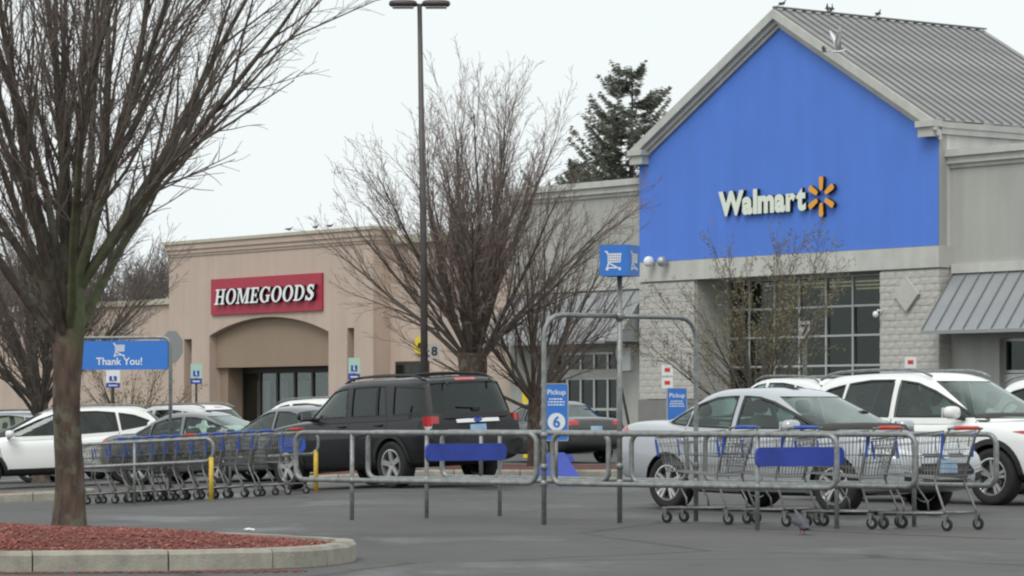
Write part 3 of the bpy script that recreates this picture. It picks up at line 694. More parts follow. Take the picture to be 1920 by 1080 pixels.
# ------------------------------------------------------------------ cars
def body_solid(st_, crown=.03, sh=.86):
    mb = MB(); m = None; rings = []
    for x, hw, zb, zt in st_:
        h = zt-zb
        k = sh; half = [(0,zb),(hw*.80,zb),(hw*.94,zb+.05*h),(hw*.985,zb+.2*h),(hw,zb+.46*h),(hw*.992,zb+.66*h),(hw*.985,zb+.80*h),(hw*(.94+.4*(k-.86)),zb+.93*h),(hw*k,zt),(hw*.5,zt+crown*.75),(0,zt+crown)]
        ring = [(x, y, z) for y, z in half]+[(x, -y, z) for y, z in half[-2:0:-1]]
        rings.append(ring); m = len(ring)
    vs = [p for r in rings for p in r]; k = len(rings)
    fs = [(i*m+j, i*m+(j+1) % m, (i+1)*m+(j+1) % m, (i+1)*m+j) for i in range(k-1) for j in range(m)]
    fs += [tuple(range(m))[::-1], tuple((k-1)*m+j for j in range(m))]
    return mb.add(vs, fs)
def house_solid(S, inset=0.0, low=0.0):
    """glass house: rings of a superellipse stacked from the belt to the roof"""
    z0, z1 = S['z0']-low, S['z1']; n = 56; e = S.get('e', 5.5); lv = []
    for i in range(11):
        t = i/10; lv.append((t*.86, 0))
    zr = (1-.86)
    for i in range(1, 6):
        a = i/5*pi/2; lv.append((.86+zr*sin(a), (1-cos(a))*S.get('rr', .16)))
    vs = []; rings = []
    def lin(a, b, t): return a+(b-a)*t
    for t, ins in lv+[(1.0, .34), (1.0, .50)]:
        z = S['z0']+(S['z1']-S['z0'])*t
        if t == 0: z = z0
        xf = lin(*S['xf'], t); xr = lin(*S['xr'], t); w = lin(*S['w'], t)+S.get('wc', .03)*4*t*(1-t)*.5
        a = (xf-xr)/2-inset-ins*S.get('ri', 1.5); b = w-inset-ins; xc = (xf+xr)/2
        zz = z-(inset if t > .86 else 0)
        ring = []
        for j in range(n):
            th = 2*pi*j/n; cx, sy = cos(th), sin(th)
            x = xc+a*math.copysign(abs(cx)**(2/e), cx); y = b*math.copysign(abs(sy)**(2/e), sy)
            ring.append(bend(S, x, y, zz))
        rings.append(ring)
    vs = [p for r in rings for p in r]; k = len(rings)
    fs = [(i*n+j, i*n+(j+1) % n, (i+1)*n+(j+1) % n, (i+1)*n+j) for i in range(k-1) for j in range(n)]
    fs += [tuple(range(n))[::-1], tuple((k-1)*n+j for j in range(n))]
    return MB().add(vs, fs)
def bend(S, x, y, z):
    t = max(0, (z-S['z0'])/(S['z1']-S['z0'])); xm, hl = S['top']
    return (x, y, z-S['bend']*((x-xm)/hl)**2*t*t-.035*(y/.7)**2*t*t+.012*t)
def bvh_of(me): return BVHTree.FromPolygons([v.co for v in me.vertices], [tuple(p.vertices) for p in me.polygons])
AX = {'L': (lambda a, b: V((a, 4, b)), V((0,-1,0))), 'R': (lambda a, b: V((a, -4, b)), V((0,1,0))),
      'F': (lambda a, b: V((6, a, b)), V((-1,0,0))), 'B': (lambda a, b: V((-6, a, b)), V((1,0,0)))}
def cast(bvs, side, a, b, off):
    f, d = AX[side]; best = None
    for bv_ in bvs:
        h = bv_.ray_cast(f(a, b), d)
        if h[0] is not None and (best is None or h[3] < best[3]): best = h
    if best is None: return None
    return best[0]-d*off
def densify(P, s=.12):
    out = []
    for i in range(len(P)):
        a, b = V(P[i]), V(P[(i+1) % len(P)]); k = max(1, int((b-a).length/s)); out += [a.lerp(b, j/k) for j in range(k)]
    return out
def patch(bvs, side, P, off=.006, K=4, thick=.012):
    """polygon laid onto the body by ray casting; closed piece with a little thickness"""
    P = densify(P); c = V((sum(p[0] for p in P)/len(P), sum(p[1] for p in P)/len(P))); n = len(P); vs = []
    for r in range(K):
        s = 1-r/K
        for p in P:
            q = c+(p-c)*s; h = cast(bvs, side, q[0], q[1], off)
            if h is None:
                for s2 in (.97, .93, .88, .8, .6):
                    q = c+(p-c)*s*s2; h = cast(bvs, side, q[0], q[1], off)
                    if h: break
            vs.append(h if h else (vs[-1] if vs else V((0,0,0))))
    h = cast(bvs, side, c[0], c[1], off) or vs[-1]; vs.append(h)
    fs = [(r*n+j, r*n+(j+1) % n, (r+1)*n+(j+1) % n, (r+1)*n+j) for r in range(K-1) for j in range(n)]
    fs += [((K-1)*n+j, (K-1)*n+(j+1) % n, K*n) for j in range(n)]
    mb = MB().add(vs, fs)
    if thick:
        d = AX[side][1]*thick; o = len(mb.v)
        mb.add([vs[j]+d for j in range(n)], []); fs2 = [(j, o+j, o+(j+1) % n, (j+1) % n) for j in range(n)]; mb.f += fs2; mb.mi += [0]*n
    return mb
def strip(bvs, side, L, w, off=.003, closed=False):
    P = []
    for i in range(len(L)-1):
        a, b = V(L[i]), V(L[i+1]); k = max(1, int((b-a).length/.08)); P += [a.lerp(b, j/k) for j in range(k)]
    P.append(V(L[-1])); vs = []
    for i, p in enumerate(P):
        t = (P[min(i+1, len(P)-1)]-P[max(0, i-1)]).normalized(); nn = V((-t.y, t.x))*w/2
        for q in (p+nn, p-nn):
            h = cast(bvs, side, q[0], q[1], off); vs.append(h if h else (vs[-2] if len(vs) > 1 else V((q[0], 0, q[1]))))
    return MB().add(vs, [(2*i, 2*i+1, 2*i+3, 2*i+2) for i in range(len(P)-1)])
def mirror_mb(mb):
    o = MB(); o.v = [(p[0], -p[1], p[2]) for p in mb.v]; o.f = list(mb.f); o.mi = list(mb.mi); return o
def wheel(car, x, y, r, w, spokes, dark, twin=True):
    s = 1 if y > 0 else -1
    p = [(r*.66,-w*.42),(r*.80,-w*.5),(r*.93,-w*.49),(r*.985,-w*.38),(r,-w*.15),(r,w*.15),(r*.985,w*.38),(r*.93,w*.49),(r*.80,w*.5),(r*.66,w*.42)]
    t = MB().lathe(p, 36).build('wheel', M['tyre'], car, smooth=True, sharp=50, loc=(x, y, r))
    m = MB(); ri = r*.665
    m.lathe([(ri, s*w*.46), (ri*.93, s*w*.47), (ri*.90, s*w*.30), (ri*.90, -s*w*.3), (ri, -s*w*.3)], 36)
    m.lathe([(.012, s*w*.40), (ri*.22, s*w*.41), (ri*.24, s*w*.34), (.012, s*w*.2)], 20)
    for i in range(spokes):
        for dd in ((-.16, .16) if twin else (0,)):
            a = 2*pi*i/spokes+.2; a0 = a+dd*1.2; a1 = a+dd
            p0 = V((ri*.16*cos(a0), s*w*.40, ri*.16*sin(a0))); p1 = V((ri*.95*cos(a1), s*w*.43, ri*.95*sin(a1)))
            d = (p1-p0).normalized(); q = d.cross(V((0,1,0))).normalized(); w0, w1 = (ri*.065, ri*.085) if twin else (ri*.15, ri*.17)
            vs = [p0+q*w0, p0-q*w0, p1-q*w1, p1+q*w1]; vs += [v_-V((0, s*.035, 0)) for v_ in vs]
            m.add(vs, [(0,1,2,3),(7,6,5,4),(0,4,5,1),(1,5,6,2),(2,6,7,3),(3,7,4,0)])
    m.build('rim', M['rim'], t, sharp=35)
    MB().lathe([(.01, s*w*.12), (ri*.9, s*w*.12), (ri*.9, s*w*.10), (.01, s*w*.10)], 24).lathe([(.03, s*w*.2), (r*.42, s*w*.2), (r*.42, s*w*.14), (.03, s*w*.14)], 24).build('brake_disc', M['rim_dark'] if dark else M['trimblack'], t)
    return t
def seat(mb, x, y, back_h, w=.46):
    mb.blob((x, y, back_h-.62), (.5, w, .16), 4, 10, 6); Mx = Matrix.Rotation(-.22, 3, 'Y')
    mb.blob((x-.27, y, back_h-.36), (.13, w, .62), 4, 10, 6, M=Mx); mb.blob((x-.36, y, back_h+.04), (.09, .24, .17), 3, 10, 6, M=Mx)
def make_car(name, S, paintm):
    car = empty(name); bm_ = body_solid(S['st'], S.get('crown', .03), S.get('sh', .86)); tmp = put('tmp', bm_.mesh('body', paintm))
    md = tmp.modifiers.new('s', 'SUBSURF'); md.levels = 2; md.render_levels = 2
    low = evalmesh(tmp, 'body'); tmp.data = low; tmp.modifiers.clear(); fin(low)
    bl = bvh_of(low)
    # wheel wells
    r = S['r']; cyl = MB()
    for ax in S['axles']:
        for s in (1, -1):
            y0, y1 = s*(S['hw']-.30), s*(S['hw']+.2); ra = r+S.get('gap', .055); nn = 40
            vs = [(ax+ra*cos(2*pi*i/nn), y, r+ra*sin(2*pi*i/nn)) for y in (y0, y1) for i in range(nn)]
            cyl.add(vs, [tuple(range(nn)), tuple(range(2*nn-1, nn-1, -1))]+[(i, nn+i, nn+(i+1) % nn, (i+1) % nn) for i in range(nn)])
    cut = put('cut', cyl.mesh('cut', M['trimblack'])); md = tmp.modifiers.new('b', 'BOOLEAN'); md.operation = 'DIFFERENCE'; md.object = cut; md.solver = 'EXACT'
    bodym = evalmesh(tmp, 'body'); bodym.name = 'body'
    # cut faces get black liner
    bodym.materials.clear(); bodym.materials.append(paintm); bodym.materials.append(M['trimblack'])
    mi = []
    for p in bodym.polygons:
        c = p.center; well = any((c.x-ax)**2+(c.z-r)**2 < (r+S.get('gap', .055)+.004)**2 and abs(c.y) < S['hw']-.012 and abs(c.y) > S['hw']-.32 for ax in S['axles'])
        mi.append(1 if (well or c.z < S.get('clad_z', 0) or (S.get('clad') and S['clad'](c))) else 0)
    bodym.polygons.foreach_set('material_index', mi)
    bodym.polygons.foreach_set('use_smooth', [True]*len(bodym.polygons)); bodym.set_sharp_from_angle(angle=R(38))
    put('body', bodym, car)
    for o in (tmp, cut): bpy.data.objects.remove(o)
    # glass house
    ho = house_solid(S); hm = ho.mesh('cabin', paintm); bh_ = bvh_of(hm); hi = house_solid(S, .035, .12)
    tmp = put('tmp', hm); objs = [tmp]
    def sub(mb):
        c = put('cut', mb.mesh('cut', M['headliner'])); objs.append(c); md = tmp.modifiers.new('b', 'BOOLEAN'); md.operation = 'DIFFERENCE'; md.object = c; md.solver = 'EXACT'
    sub(hi)
    bz = lambda P: [(x, bend(S, x, .5, z)[2]) for x, z in P]
    sides = [bz(p) for p in S['side']]
    for p in sides:
        c = MB(); c.prism(p, XZ, .25, 2); c.prism(p, XZ, -2, -.25); sub(c)
    YZ = lambda a, b, d: (d, a, b)
    sub(MB().prism(S['front'], YZ, S['xf'][1]-.12, 4)); sub(MB().prism(S['back'], YZ, S['xr'][1]+.10, -4))
    cab = evalmesh(tmp, 'cabin'); cab.name = 'cabin'
    cab.materials.clear(); cab.materials.append(paintm); cab.materials.append(M['headliner']); cab.materials.append(M['trimblack'])
    mi = []; bi = bvh_of(hi.mesh('t', paintm))
    for p in cab.polygons:
        h = bi.find_nearest(p.center); mi.append(1 if h[0] is not None and h[3] < .006 else (2 if S.get('blackpillar') and S['blackpillar'](p.center) else 0))
    cab.polygons.foreach_set('material_index', mi)
    cab.polygons.foreach_set('use_smooth', [True]*len(cab.polygons)); cab.set_sharp_from_angle(angle=R(32))
    put('cabin', cab, car)
    for o in objs: bpy.data.objects.remove(o)
    def grow(P, g):
        c = V((sum(p[0] for p in P)/len(P), sum(p[1] for p in P)/len(P))); return [c+(V(p)-c)*(1+g/max(.05, (V(p)-c).length)) for p in P]
    for i, p in enumerate(sides):
        for s in 'LR':
            g = M['dark_glass'] if i in S.get('dark', ()) else M['car_glass']
            patch([bh_], s, grow(p, .018), -.012, 4, 0).build('window', g, car, smooth=True)
            L = grow(p, .004); tr = strip([bh_], s, [tuple(q) for q in L]+[tuple(L[0])], .024, .003); tr.build('window_trim', M['trimblack'], car)
    patch([bh_], 'F', grow(S['front'], .015), -.012, 6, 0).build('windshield', M['car_glass'], car, smooth=True)
    patch([bh_], 'B', grow(S['back'], .015), -.012, 6, 0).build('rear_window', M['dark_glass'] if S.get('darkback') else M['car_glass'], car, smooth=True)
    # interior
    zb = S['z0']; it = MB(); xf, xr = S['xf'][0], S['xr'][0]; w = S['w'][0]-.09
    it.b2(xr+.25, xf-.25, -w, w, zb-.02, zb+S.get('tub', .055))
    it.blob((xf-.42, 0, zb+.06), (.42, 2*w-.04, .18), 4, 12, 6)
    for y in (.37, -.37):
        seat(it, .08, y, S['z0']+.30); seat(it, -.85, y, S['z0']+.26)
    it.tube([(xf-.78+.05*cos(a), .37+.18*sin(a), zb+.10+.18*cos(a)) for a in [2*pi*i/18 for i in range(18)]], .016, 6, True)
    it.build('interior', M['seat'], car, smooth=True)
    for ax in S['axles']:
        for s in (1, -1): wheel(car, ax, s*(S['hw']-.115), r, S.get('tw', .225), S['spokes'], S.get('rimdark'), S.get('twin', True))
    B = [bl, bh_]
    def P(name_, side, poly, m, off=.006, thick=.012): return patch(B, side, poly, off, 4, thick).build(name_, M[m], car, sharp=30)
    def Sx(name_, side, line, w_, m, off=.003): return strip(B, side, line, w_, off).build(name_, M[m], car)
    for s in 'LR':
        for line in S['seams']: Sx('panel_gap', s, line, .011, 'black')
        for hx, hz_ in S['handles']:
            h = cast(B, s, hx, hz_, .02); o = MB().blob(h, (.20, .05, .038), 3, 12, 6); o.build('door_handle', S.get('handlemat', paintm), car, smooth=True)
        mx_, mz_ = S['mirror']; sg_ = 1 if s == 'L' else -1
        o = MB().blob((mx_, sg_*(S['hw']+.10), mz_), (.16, .24, .165), 3, 14, 8).build('side_mirror', S.get('mirrormat', paintm), car, smooth=True)
        MB().box((mx_-.075, sg_*(S['hw']+.11), mz_), (.022, .19, .125)).build('mirror_glass', M['chrome'], o)
        MB().tube([(mx_+.03, sg_*(S['hw']-.10), mz_-.07), (mx_, sg_*(S['hw']+.04), mz_-.05)], .035, 8).build('mirror_arm', M['trimblack'], o)
        if S.get('flare'):
            for ax in S['axles']:
                ra = r+S.get('gap', .055)+.03
                Sx('wheel_arch', s, [(ax+ra*cos(a), r+ra*sin(a)) for a in [-.25+(pi+.5)*i/22 for i in range(23)]], .07, S['flare'], .012)
    if S.get('rails'):
        x0, x1, yr, zr_ = S['rails']
        for s in (1, -1):
            pts = []
            for i in range(13):
                t = i/12; x = x0+(x1-x0)*t; zt = bend(S, x, s*yr, S['z1'])[2]; pts.append((x, s*yr, zt+(.055 if 0 < i < 12 else -.02)-(.02 if i in (1, 11) else 0)))
            MB().tube(pts, .018, 8).build('roof_rail', S['railm'], car, smooth=True)
    car['len'] = 0; del car['len']
    return car, P, Sx, B

FIT = {}
# dark full size SUV
S = dict(st=[(-2.52,.78,.48,.86),(-2.50,.86,.44,1.02),(-2.42,.915,.38,1.10),(-2.1,.935,.32,1.125),(-1.445,.94,.29,1.125),(0,.94,.28,1.12),(1.0,.94,.28,1.11),(1.4,.935,.29,1.08),(1.95,.92,.31,1.02),(2.2,.88,.36,.96),(2.31,.78,.44,.80)],
    hw=.94, r=.37, tw=.25, axles=(1.445,-1.445), z0=1.06, z1=1.735, xf=(1.12,.22), xr=(-2.50,-2.25), w=(.915,.765), sh=.93, e=6.5, rr=.10, ri=1.3, top=(-.7,1.7), bend=.05,
    side=[[(.80,1.15),(.24,1.57),(-.20,1.615),(-.26,1.15)], [(-.40,1.15),(-.36,1.615),(-1.00,1.62),(-1.06,1.15)], [(-1.10,1.15),(-1.04,1.62),(-1.22,1.61),(-1.34,1.15)], [(-1.52,1.15),(-1.46,1.61),(-2.17,1.58),(-2.30,1.17)]],
    front=[(-.74,1.16),(-.64,1.60),(.64,1.60),(.74,1.16)], back=[(-.76,1.14),(-.67,1.61),(.67,1.61),(.76,1.14)], dark=(1,2,3), darkback=True, spokes=5, twin=False,
    seams=[[(.62,.42),(.80,.72),(.86,1.12)], [(-.33,.40),(-.33,1.13)], [(-1.38,1.13),(-1.30,.86),(-1.02,.55),(-.96,.40)], [(.62,.41),(-.96,.41)]], handles=[(-.14,1.0),(-1.14,1.0)], mirror=(.72,1.20), flare='trimblack', gap=.06, rails=(.05,-2.1,.66,1.76), railm=M['trimblack'], handlemat=M['trimblack'], mirrormat=M['p_black'],
    clad=lambda c: c.z < .44, blackpillar=lambda c: c.z < 1.60 and c.x < -2.12)
suv, P, Sx, B = make_car('sport_utility_vehicle', S, M['p_black'])
for s in (1, -1):
    plan = [(-2.30,.905),(-2.40,.900),(-2.462,.868),(-2.49,.81),(-2.497,.745),(-2.35,.745),(-2.30,.80)]
    for z0_, z1_, m_ in ((.74,.86,'tail'),(.862,.945,'lamp_clear'),(.947,1.10,'tail')):
        MB().prism([(a_, s*b_) for a_, b_ in plan], lambda a_, b_, d_: (a_+.06*max(0, d_-1.0), b_, d_), z0_, z1_).build('tail_lamp' if m_ == 'tail' else 'reverse_lamp', M[m_], suv)
for s in 'LR':
    P('running_board', s, [(.95,.30),(.95,.37),(-.95,.37),(-.95,.30)], 'trimblack', .05, .1)
P('brake_lamp', 'B', [(-.20,1.652),(.20,1.652),(.19,1.69),(-.19,1.69)], 'tail', .012)
P('tailgate_bar', 'B', [(-.42,.985),(.42,.985),(.42,1.04),(.16,1.045),(0,1.065),(-.16,1.045),(-.42,1.04)], 'chrome', .03, .04)
bd = P('badge', 'B', [(.075*cos(i*pi/8),1.025+.036*sin(i*pi/8)) for i in range(16)], 'blue_plastic', .045)
P('licence_plate', 'B', [(-.155,.80),(.155,.80),(.155,.95),(-.155,.95)], 'plate', .022, .02)
P('plate_recess', 'B', [(-.36,.77),(.36,.77),(.36,.99),(-.36,.99)], 'trimblack', .006)
P('rear_bumper', 'B', [(-.86,.44),(.86,.44),(.88,.70),(-.88,.70)], 'trimblack', .07, .1)
for line in ([(-.80,1.11),(-.82,.74)], [(.80,1.11),(.82,.74)], [(-.80,1.115),(.80,1.115)]): Sx('tailgate_gap', 'B', line, .012, 'black')
MB().tube([(-2.36,-.02,1.24),(-2.45,-.06,1.21),(-2.44,.34,1.235)], .014, 6).box((-2.44,-.02,1.19), (.06,.14,.05)).build('rear_wiper', M['black'], suv)
for s in (1, -1):
    for d in (0,): MB().tube([(-2.28,s*.44,1.66),(-2.40,s*.47,1.585)], .016, 6).build('tailgate_hinge', M['black'], suv)
for x in (-.25, -1.6):
    pts = [(x, -.66+1.32*i/8, bend(S, x, -.66+1.32*i/8, S['z1'])[2]+.05) for i in range(9)]; MB().tube(pts, .02, 8).build('rack_crossbar', M['trimblack'], suv)
P('grille', 'F', [(-.5,.62),(.5,.62),(.52,.86),(-.52,.86)], 'trimblack', .01)
for s in (1, -1): P('head_lamp', 'F', [(s*.56,.70),(s*.76,.70),(s*.74,.86),(s*.56,.86)], 'lamp_clear', .012)
FIT['suv'] = suv

# silver compact sedan
S = dict(st=[(-2.33,.70,.46,.84),(-2.29,.80,.40,.97),(-2.15,.855,.33,1.055),(-1.8,.88,.25,1.06),(-1.35,.888,.22,1.02),(-.8,.888,.20,.975),(0,.888,.19,.945),(.8,.888,.19,.93),(1.2,.888,.20,.925),(1.6,.872,.22,.88),(2.0,.82,.25,.80),(2.2,.735,.30,.71),(2.29,.60,.36,.60)],
    hw=.888, r=.325, tw=.205, axles=(1.35,-1.35), z0=.90, z1=1.455, xf=(1.42,.02), xr=(-2.02,-.92), w=(.825,.60), e=4.6, rr=.12, ri=1.8, top=(-.30,1.15), bend=.075,
    side=[[(.98,.985),(.62,1.13),(.20,1.29),(-.02,1.345),(-.26,1.36),(-.26,.985)], [(-.36,.985),(-.36,1.36),(-.70,1.345),(-1.02,1.27),(-1.06,1.01)], [(-1.11,1.015),(-1.08,1.24),(-1.30,1.15),(-1.46,1.05)]],
    front=[(-.72,.97),(-.66,1.10),(-.52,1.355),(.52,1.355),(.66,1.10),(.72,.97)], back=[(-.66,1.085),(-.52,1.345),(.52,1.345),(.66,1.085)], spokes=5, twin=True,
    seams=[[(1.0,.93),(.98,.70),(.86,.36)], [(-.31,.95),(-.31,.36)], [(-1.10,.98),(-1.03,.70),(-.80,.42)], [(.86,.34),(-.80,.34)], [(.95,.62),(-1.0,.66)]], handles=[(-.12,.80),(-1.0,.83)], mirror=(.80,1.0), gap=.045,
    clad=lambda c: c.z < .235)
sedan, P, Sx, B = make_car('sedan', S, M['p_silver'])
for s in (1, -1):
    P('head_lamp', 'F', [(s*.36,.655),(s*.62,.69),(s*.74,.74),(s*.72,.80),(s*.55,.745),(s*.36,.70)], 'lamp_clear', .012)
    P('tail_lamp', 'B', [(s*.46,.90),(s*.72,.88),(s*.74,.99),(s*.60,1.02),(s*.46,.98)], 'tail', .012)
    P('fog_lamp', 'F', [(s*.52,.38),(s*.66,.40),(s*.66,.50),(s*.54,.48)], 'trimblack', .012)
P('lower_grille', 'F', [(-.44,.34),(.44,.34),(.50,.50),(.40,.59),(-.40,.59),(-.50,.50)], 'trimblack', .008)
for z in (.40, .455, .51): Sx('grille_bar', 'F', [(-.42,z),(.42,z)], .016, 'p_grey', .022)
P('upper_grille', 'F', [(-.36,.665),(.36,.665),(.34,.70),(-.34,.70)], 'trimblack', .012)
P('badge', 'F', [(.07*cos(i*pi/8),.685+.045*sin(i*pi/8)) for i in range(16)], 'chrome', .024)
P('licence_plate', 'F', [(-.155,.48),(.155,.48),(.155,.625),(-.155,.625)], 'plate', .035, .03)
P('licence_plate', 'B', [(-.155,.72),(.155,.72),(.155,.87),(-.155,.87)], 'plate', .014, .02)
for line in ([(-.62,1.03),(-.60,.80),(.60,.80),(.62,1.03)],): Sx('boot_gap', 'B', line, .011, 'black')
for s in 'LR':
    P('tail_lamp', s, [(-2.02,.93),(-2.26,.90),(-2.24,.985),(-2.12,1.005)], 'tail', .010)
    P('head_lamp', s, [(1.72,.72),(2.02,.66),(2.12,.66),(1.98,.74)], 'lamp_clear', .010)
FIT['sedan'] = sedan

# white compact crossover
S = dict(st=[(-2.36,.74,.50,.92),(-2.32,.84,.42,1.04),(-2.2,.89,.36,1.12),(-1.9,.91,.31,1.13),(-1.35,.92,.28,1.12),(-.6,.92,.27,1.09),(.2,.92,.26,1.065),(.9,.92,.26,1.06),(1.3,.92,.27,1.055),(1.7,.905,.29,1.02),(2.0,.86,.32,.95),(2.18,.78,.36,.86),(2.26,.62,.42,.70)],
    hw=.92, r=.36, tw=.225, axles=(1.35,-1.355), z0=1.02, z1=1.685, xf=(1.42,.10), xr=(-2.38,-1.72), w=(.86,.665), e=5, rr=.13, ri=1.7, top=(-.55,1.55), bend=.085,
    side=[[(.98,1.115),(.62,1.29),(.28,1.45),(.0,1.55),(-.28,1.585),(-.28,1.115)], [(-.39,1.115),(-.39,1.59),(-.80,1.585),(-1.14,1.55),(-1.20,1.15)], [(-1.27,1.165),(-1.22,1.54),(-1.50,1.485),(-1.78,1.36),(-1.72,1.25)]],
    front=[(-.76,1.09),(-.70,1.25),(-.57,1.575),(.57,1.575),(.70,1.25),(.76,1.09)], back=[(-.70,1.16),(-.56,1.545),(.56,1.545),(.70,1.16)], dark=(2,), darkback=True, spokes=5, twin=True, rimdark=True,
    seams=[[(1.02,1.06),(1.0,.75),(.88,.40)], [(-.33,1.09),(-.33,.38)], [(-1.22,1.12),(-1.12,.80),(-.86,.44)], [(.88,.38),(-.86,.38)]], handles=[(-.12,.94),(-1.05,.97)], mirror=(.82,1.165), flare='trimblack', gap=.055, rails=(.15,-1.75,.60,1.72), railm=M['galv'],
    clad=lambda c: c.z < .40)
cross, P, Sx, B = make_car('crossover', S, M['p_white'])
for s in (1, -1):
    P('head_lamp', 'F', [(s*.42,.84),(s*.66,.87),(s*.78,.93),(s*.74,.975),(s*.55,.94),(s*.42,.90)], 'lamp_clear', .012)
    P('tail_lamp', 'B', [(s*.50,.98),(s*.80,.96),(s*.82,1.08),(s*.66,1.11),(s*.50,1.08)], 'tail', .012)
P('grille', 'F', [(-.34,.58),(.34,.58),(.42,.86),(-.42,.86)], 'trimblack', .010)
P('lower_grille', 'F', [(-.5,.44),(.5,.44),(.5,.54),(-.5,.54)], 'trimblack', .010)
P('licence_plate', 'F', [(-.155,.60),(.155,.60),(.155,.74),(-.155,.74)], 'plate', .03, .03)
P('licence_plate', 'B', [(-.155,.84),(.155,.84),(.155,.98),(-.155,.98)], 'plate', .014, .02)
P('brake_lamp', 'B', [(-.16,1.60),(.16,1.60),(.15,1.63),(-.15,1.63)], 'tail', .012)
for s in 'LR':
    P('head_lamp', s, [(1.66,.93),(2.02,.87),(2.10,.875),(1.92,.955)], 'tail', .010)
    P('tail_lamp', s, [(-2.06,1.02),(-2.28,.98),(-2.24,1.09),(-2.14,1.105)], 'tail', .010)
    P('door_cladding', s, [(.86,.30),(.86,.42),(-.84,.42),(-.84,.30)], 'trimblack', .012)
FIT['cross'] = cross

def park(o, x, y, ang, label, cat='car', group=None, sc=None):
    o.location = (x, y, gz(x, y)); dx = .5
    o.rotation_euler = (0, 0, ang)
    c, s = cos(ang), sin(ang)                              # sit on the slope of the lot
    gx = (gz(x+c*1.3, y+s*1.3)-gz(x-c*1.3, y-s*1.3))/2.6; gy = (gz(x-s*.8, y+c*.8)-gz(x+s*.8, y-c*.8))/1.6
    o.rotation_euler = (math.atan(gy), -math.atan(gx), ang)
    if sc: o.scale = sc
    tag(o, label, cat, group)
    return o
fwd = atan2(.78, -.62)
lw = V((-1.80, 50.4))                                      # contact of the near rear wheel
def by_wheel(px, py, ang, ax, side, hw):                   # centre from one wheel's place
    c, s = cos(ang), sin(ang); y = side*(hw-.115); return px-(ax*c-y*s), py-(ax*s+y*c)
x, y = by_wheel(-1.80, 50.35, fwd, -1.445, 1, .94); park(suv, x, y, fwd, 'charcoal sport utility vehicle with roof rack seen from behind, chrome tailgate bar', 'car')
a2 = atan2(-.745, .667)
x, y = by_wheel(1.93, 38.5, a2, -1.35, -1, .888); park(sedan, x, y, a2, 'silver compact sedan parked right behind the shopping carts', 'car')
x, y = by_wheel(6.08, 40.2, a2+.02, 1.35, -1, .92); park(cross, x, y, a2+.02, 'white crossover with black wheel arches parked alongside the silver sedan', 'car')
sw = lambda a, b: {a: b}
def dup(src, x, y, ang, label, swap=None, group=None, sc=None, name=None):
    o = copy_tree(src, None, swap)
    if name: o.name = name
    return park(o, x, y, ang, label, 'car', group, sc)
dup(cross, -9.85, 69.0, atan2(-.16, -.985), 'long white crossover behind the low kerb and mossy tree trunk', {'car glass': M['dark_glass2']}, sc=(1.14,1.06,1.0))
dup(cross, -8.4, 77, atan2(.5, -.86), 'white crossover parked beyond the grey sedan by the blue return sign')
dup(sedan, -6.15, 66.5, atan2(-.42, .9), 'pale grey sedan behind the packed row of carts', {'silver paint': M['p_grey']})
hatch = dup(cross, -5.15, 78, atan2(.55, -.84), 'white crossover with its rear liftgate raised, near the arched entrance')
sd = dup(sedan, .80, 76.2, atan2(.87, -.50), 'dark grey sedan seen from behind beyond the pickup sign', {'silver paint': M['p_dark']})
dup(cross, 5.75, 68, atan2(.80, -.60), 'tall white crossover with red brake lamp near the glazed entry', sc=(1.05,1.05,1.13))
dup(cross, 8.75, 45.4, a2, 'white crossover of which only the roof shows past the next white crossover')
dup(cross, -12.4, 76, atan2(.2, -.97), 'pale crossover whose roof shows behind the long white crossover', {'white paint': M['p_silver']})
dup(sedan, -4.3, 63.6, atan2(.72, -.69), 'dark grey sedan between the packed carts and the charcoal vehicle', {'silver paint': M['p_grey']})
# raised liftgate
lg = MB(); Q = [(-1.72,1.68),(-1.80,1.76),(-2.55,2.02),(-2.62,1.96),(-2.60,1.86),(-1.9,1.66)]
lg.prism(Q, lambda a, b, d: (a, d, b), -.62, .62); lgo = lg.build('liftgate', M['p_grey'], hatch)
MB().prism([(-2.0,1.73),(-2.4,1.86),(-2.38,1.90),(-1.98,1.79)], lambda a, b, d: (a, d, b), -.63, .63).build('liftgate_glass', M['dark_glass'], lgo)
for s in (1, -1):
    MB().tube([(-2.05,s*.58,1.30),(-2.2,s*.58,1.80)], .015, 6).build('gas_strut', M['black'], lgo)
    MB().box((-2.58, s*.45, 1.93), (.06, .2, .07)).build('tail_lamp', M['tail'], lgo)
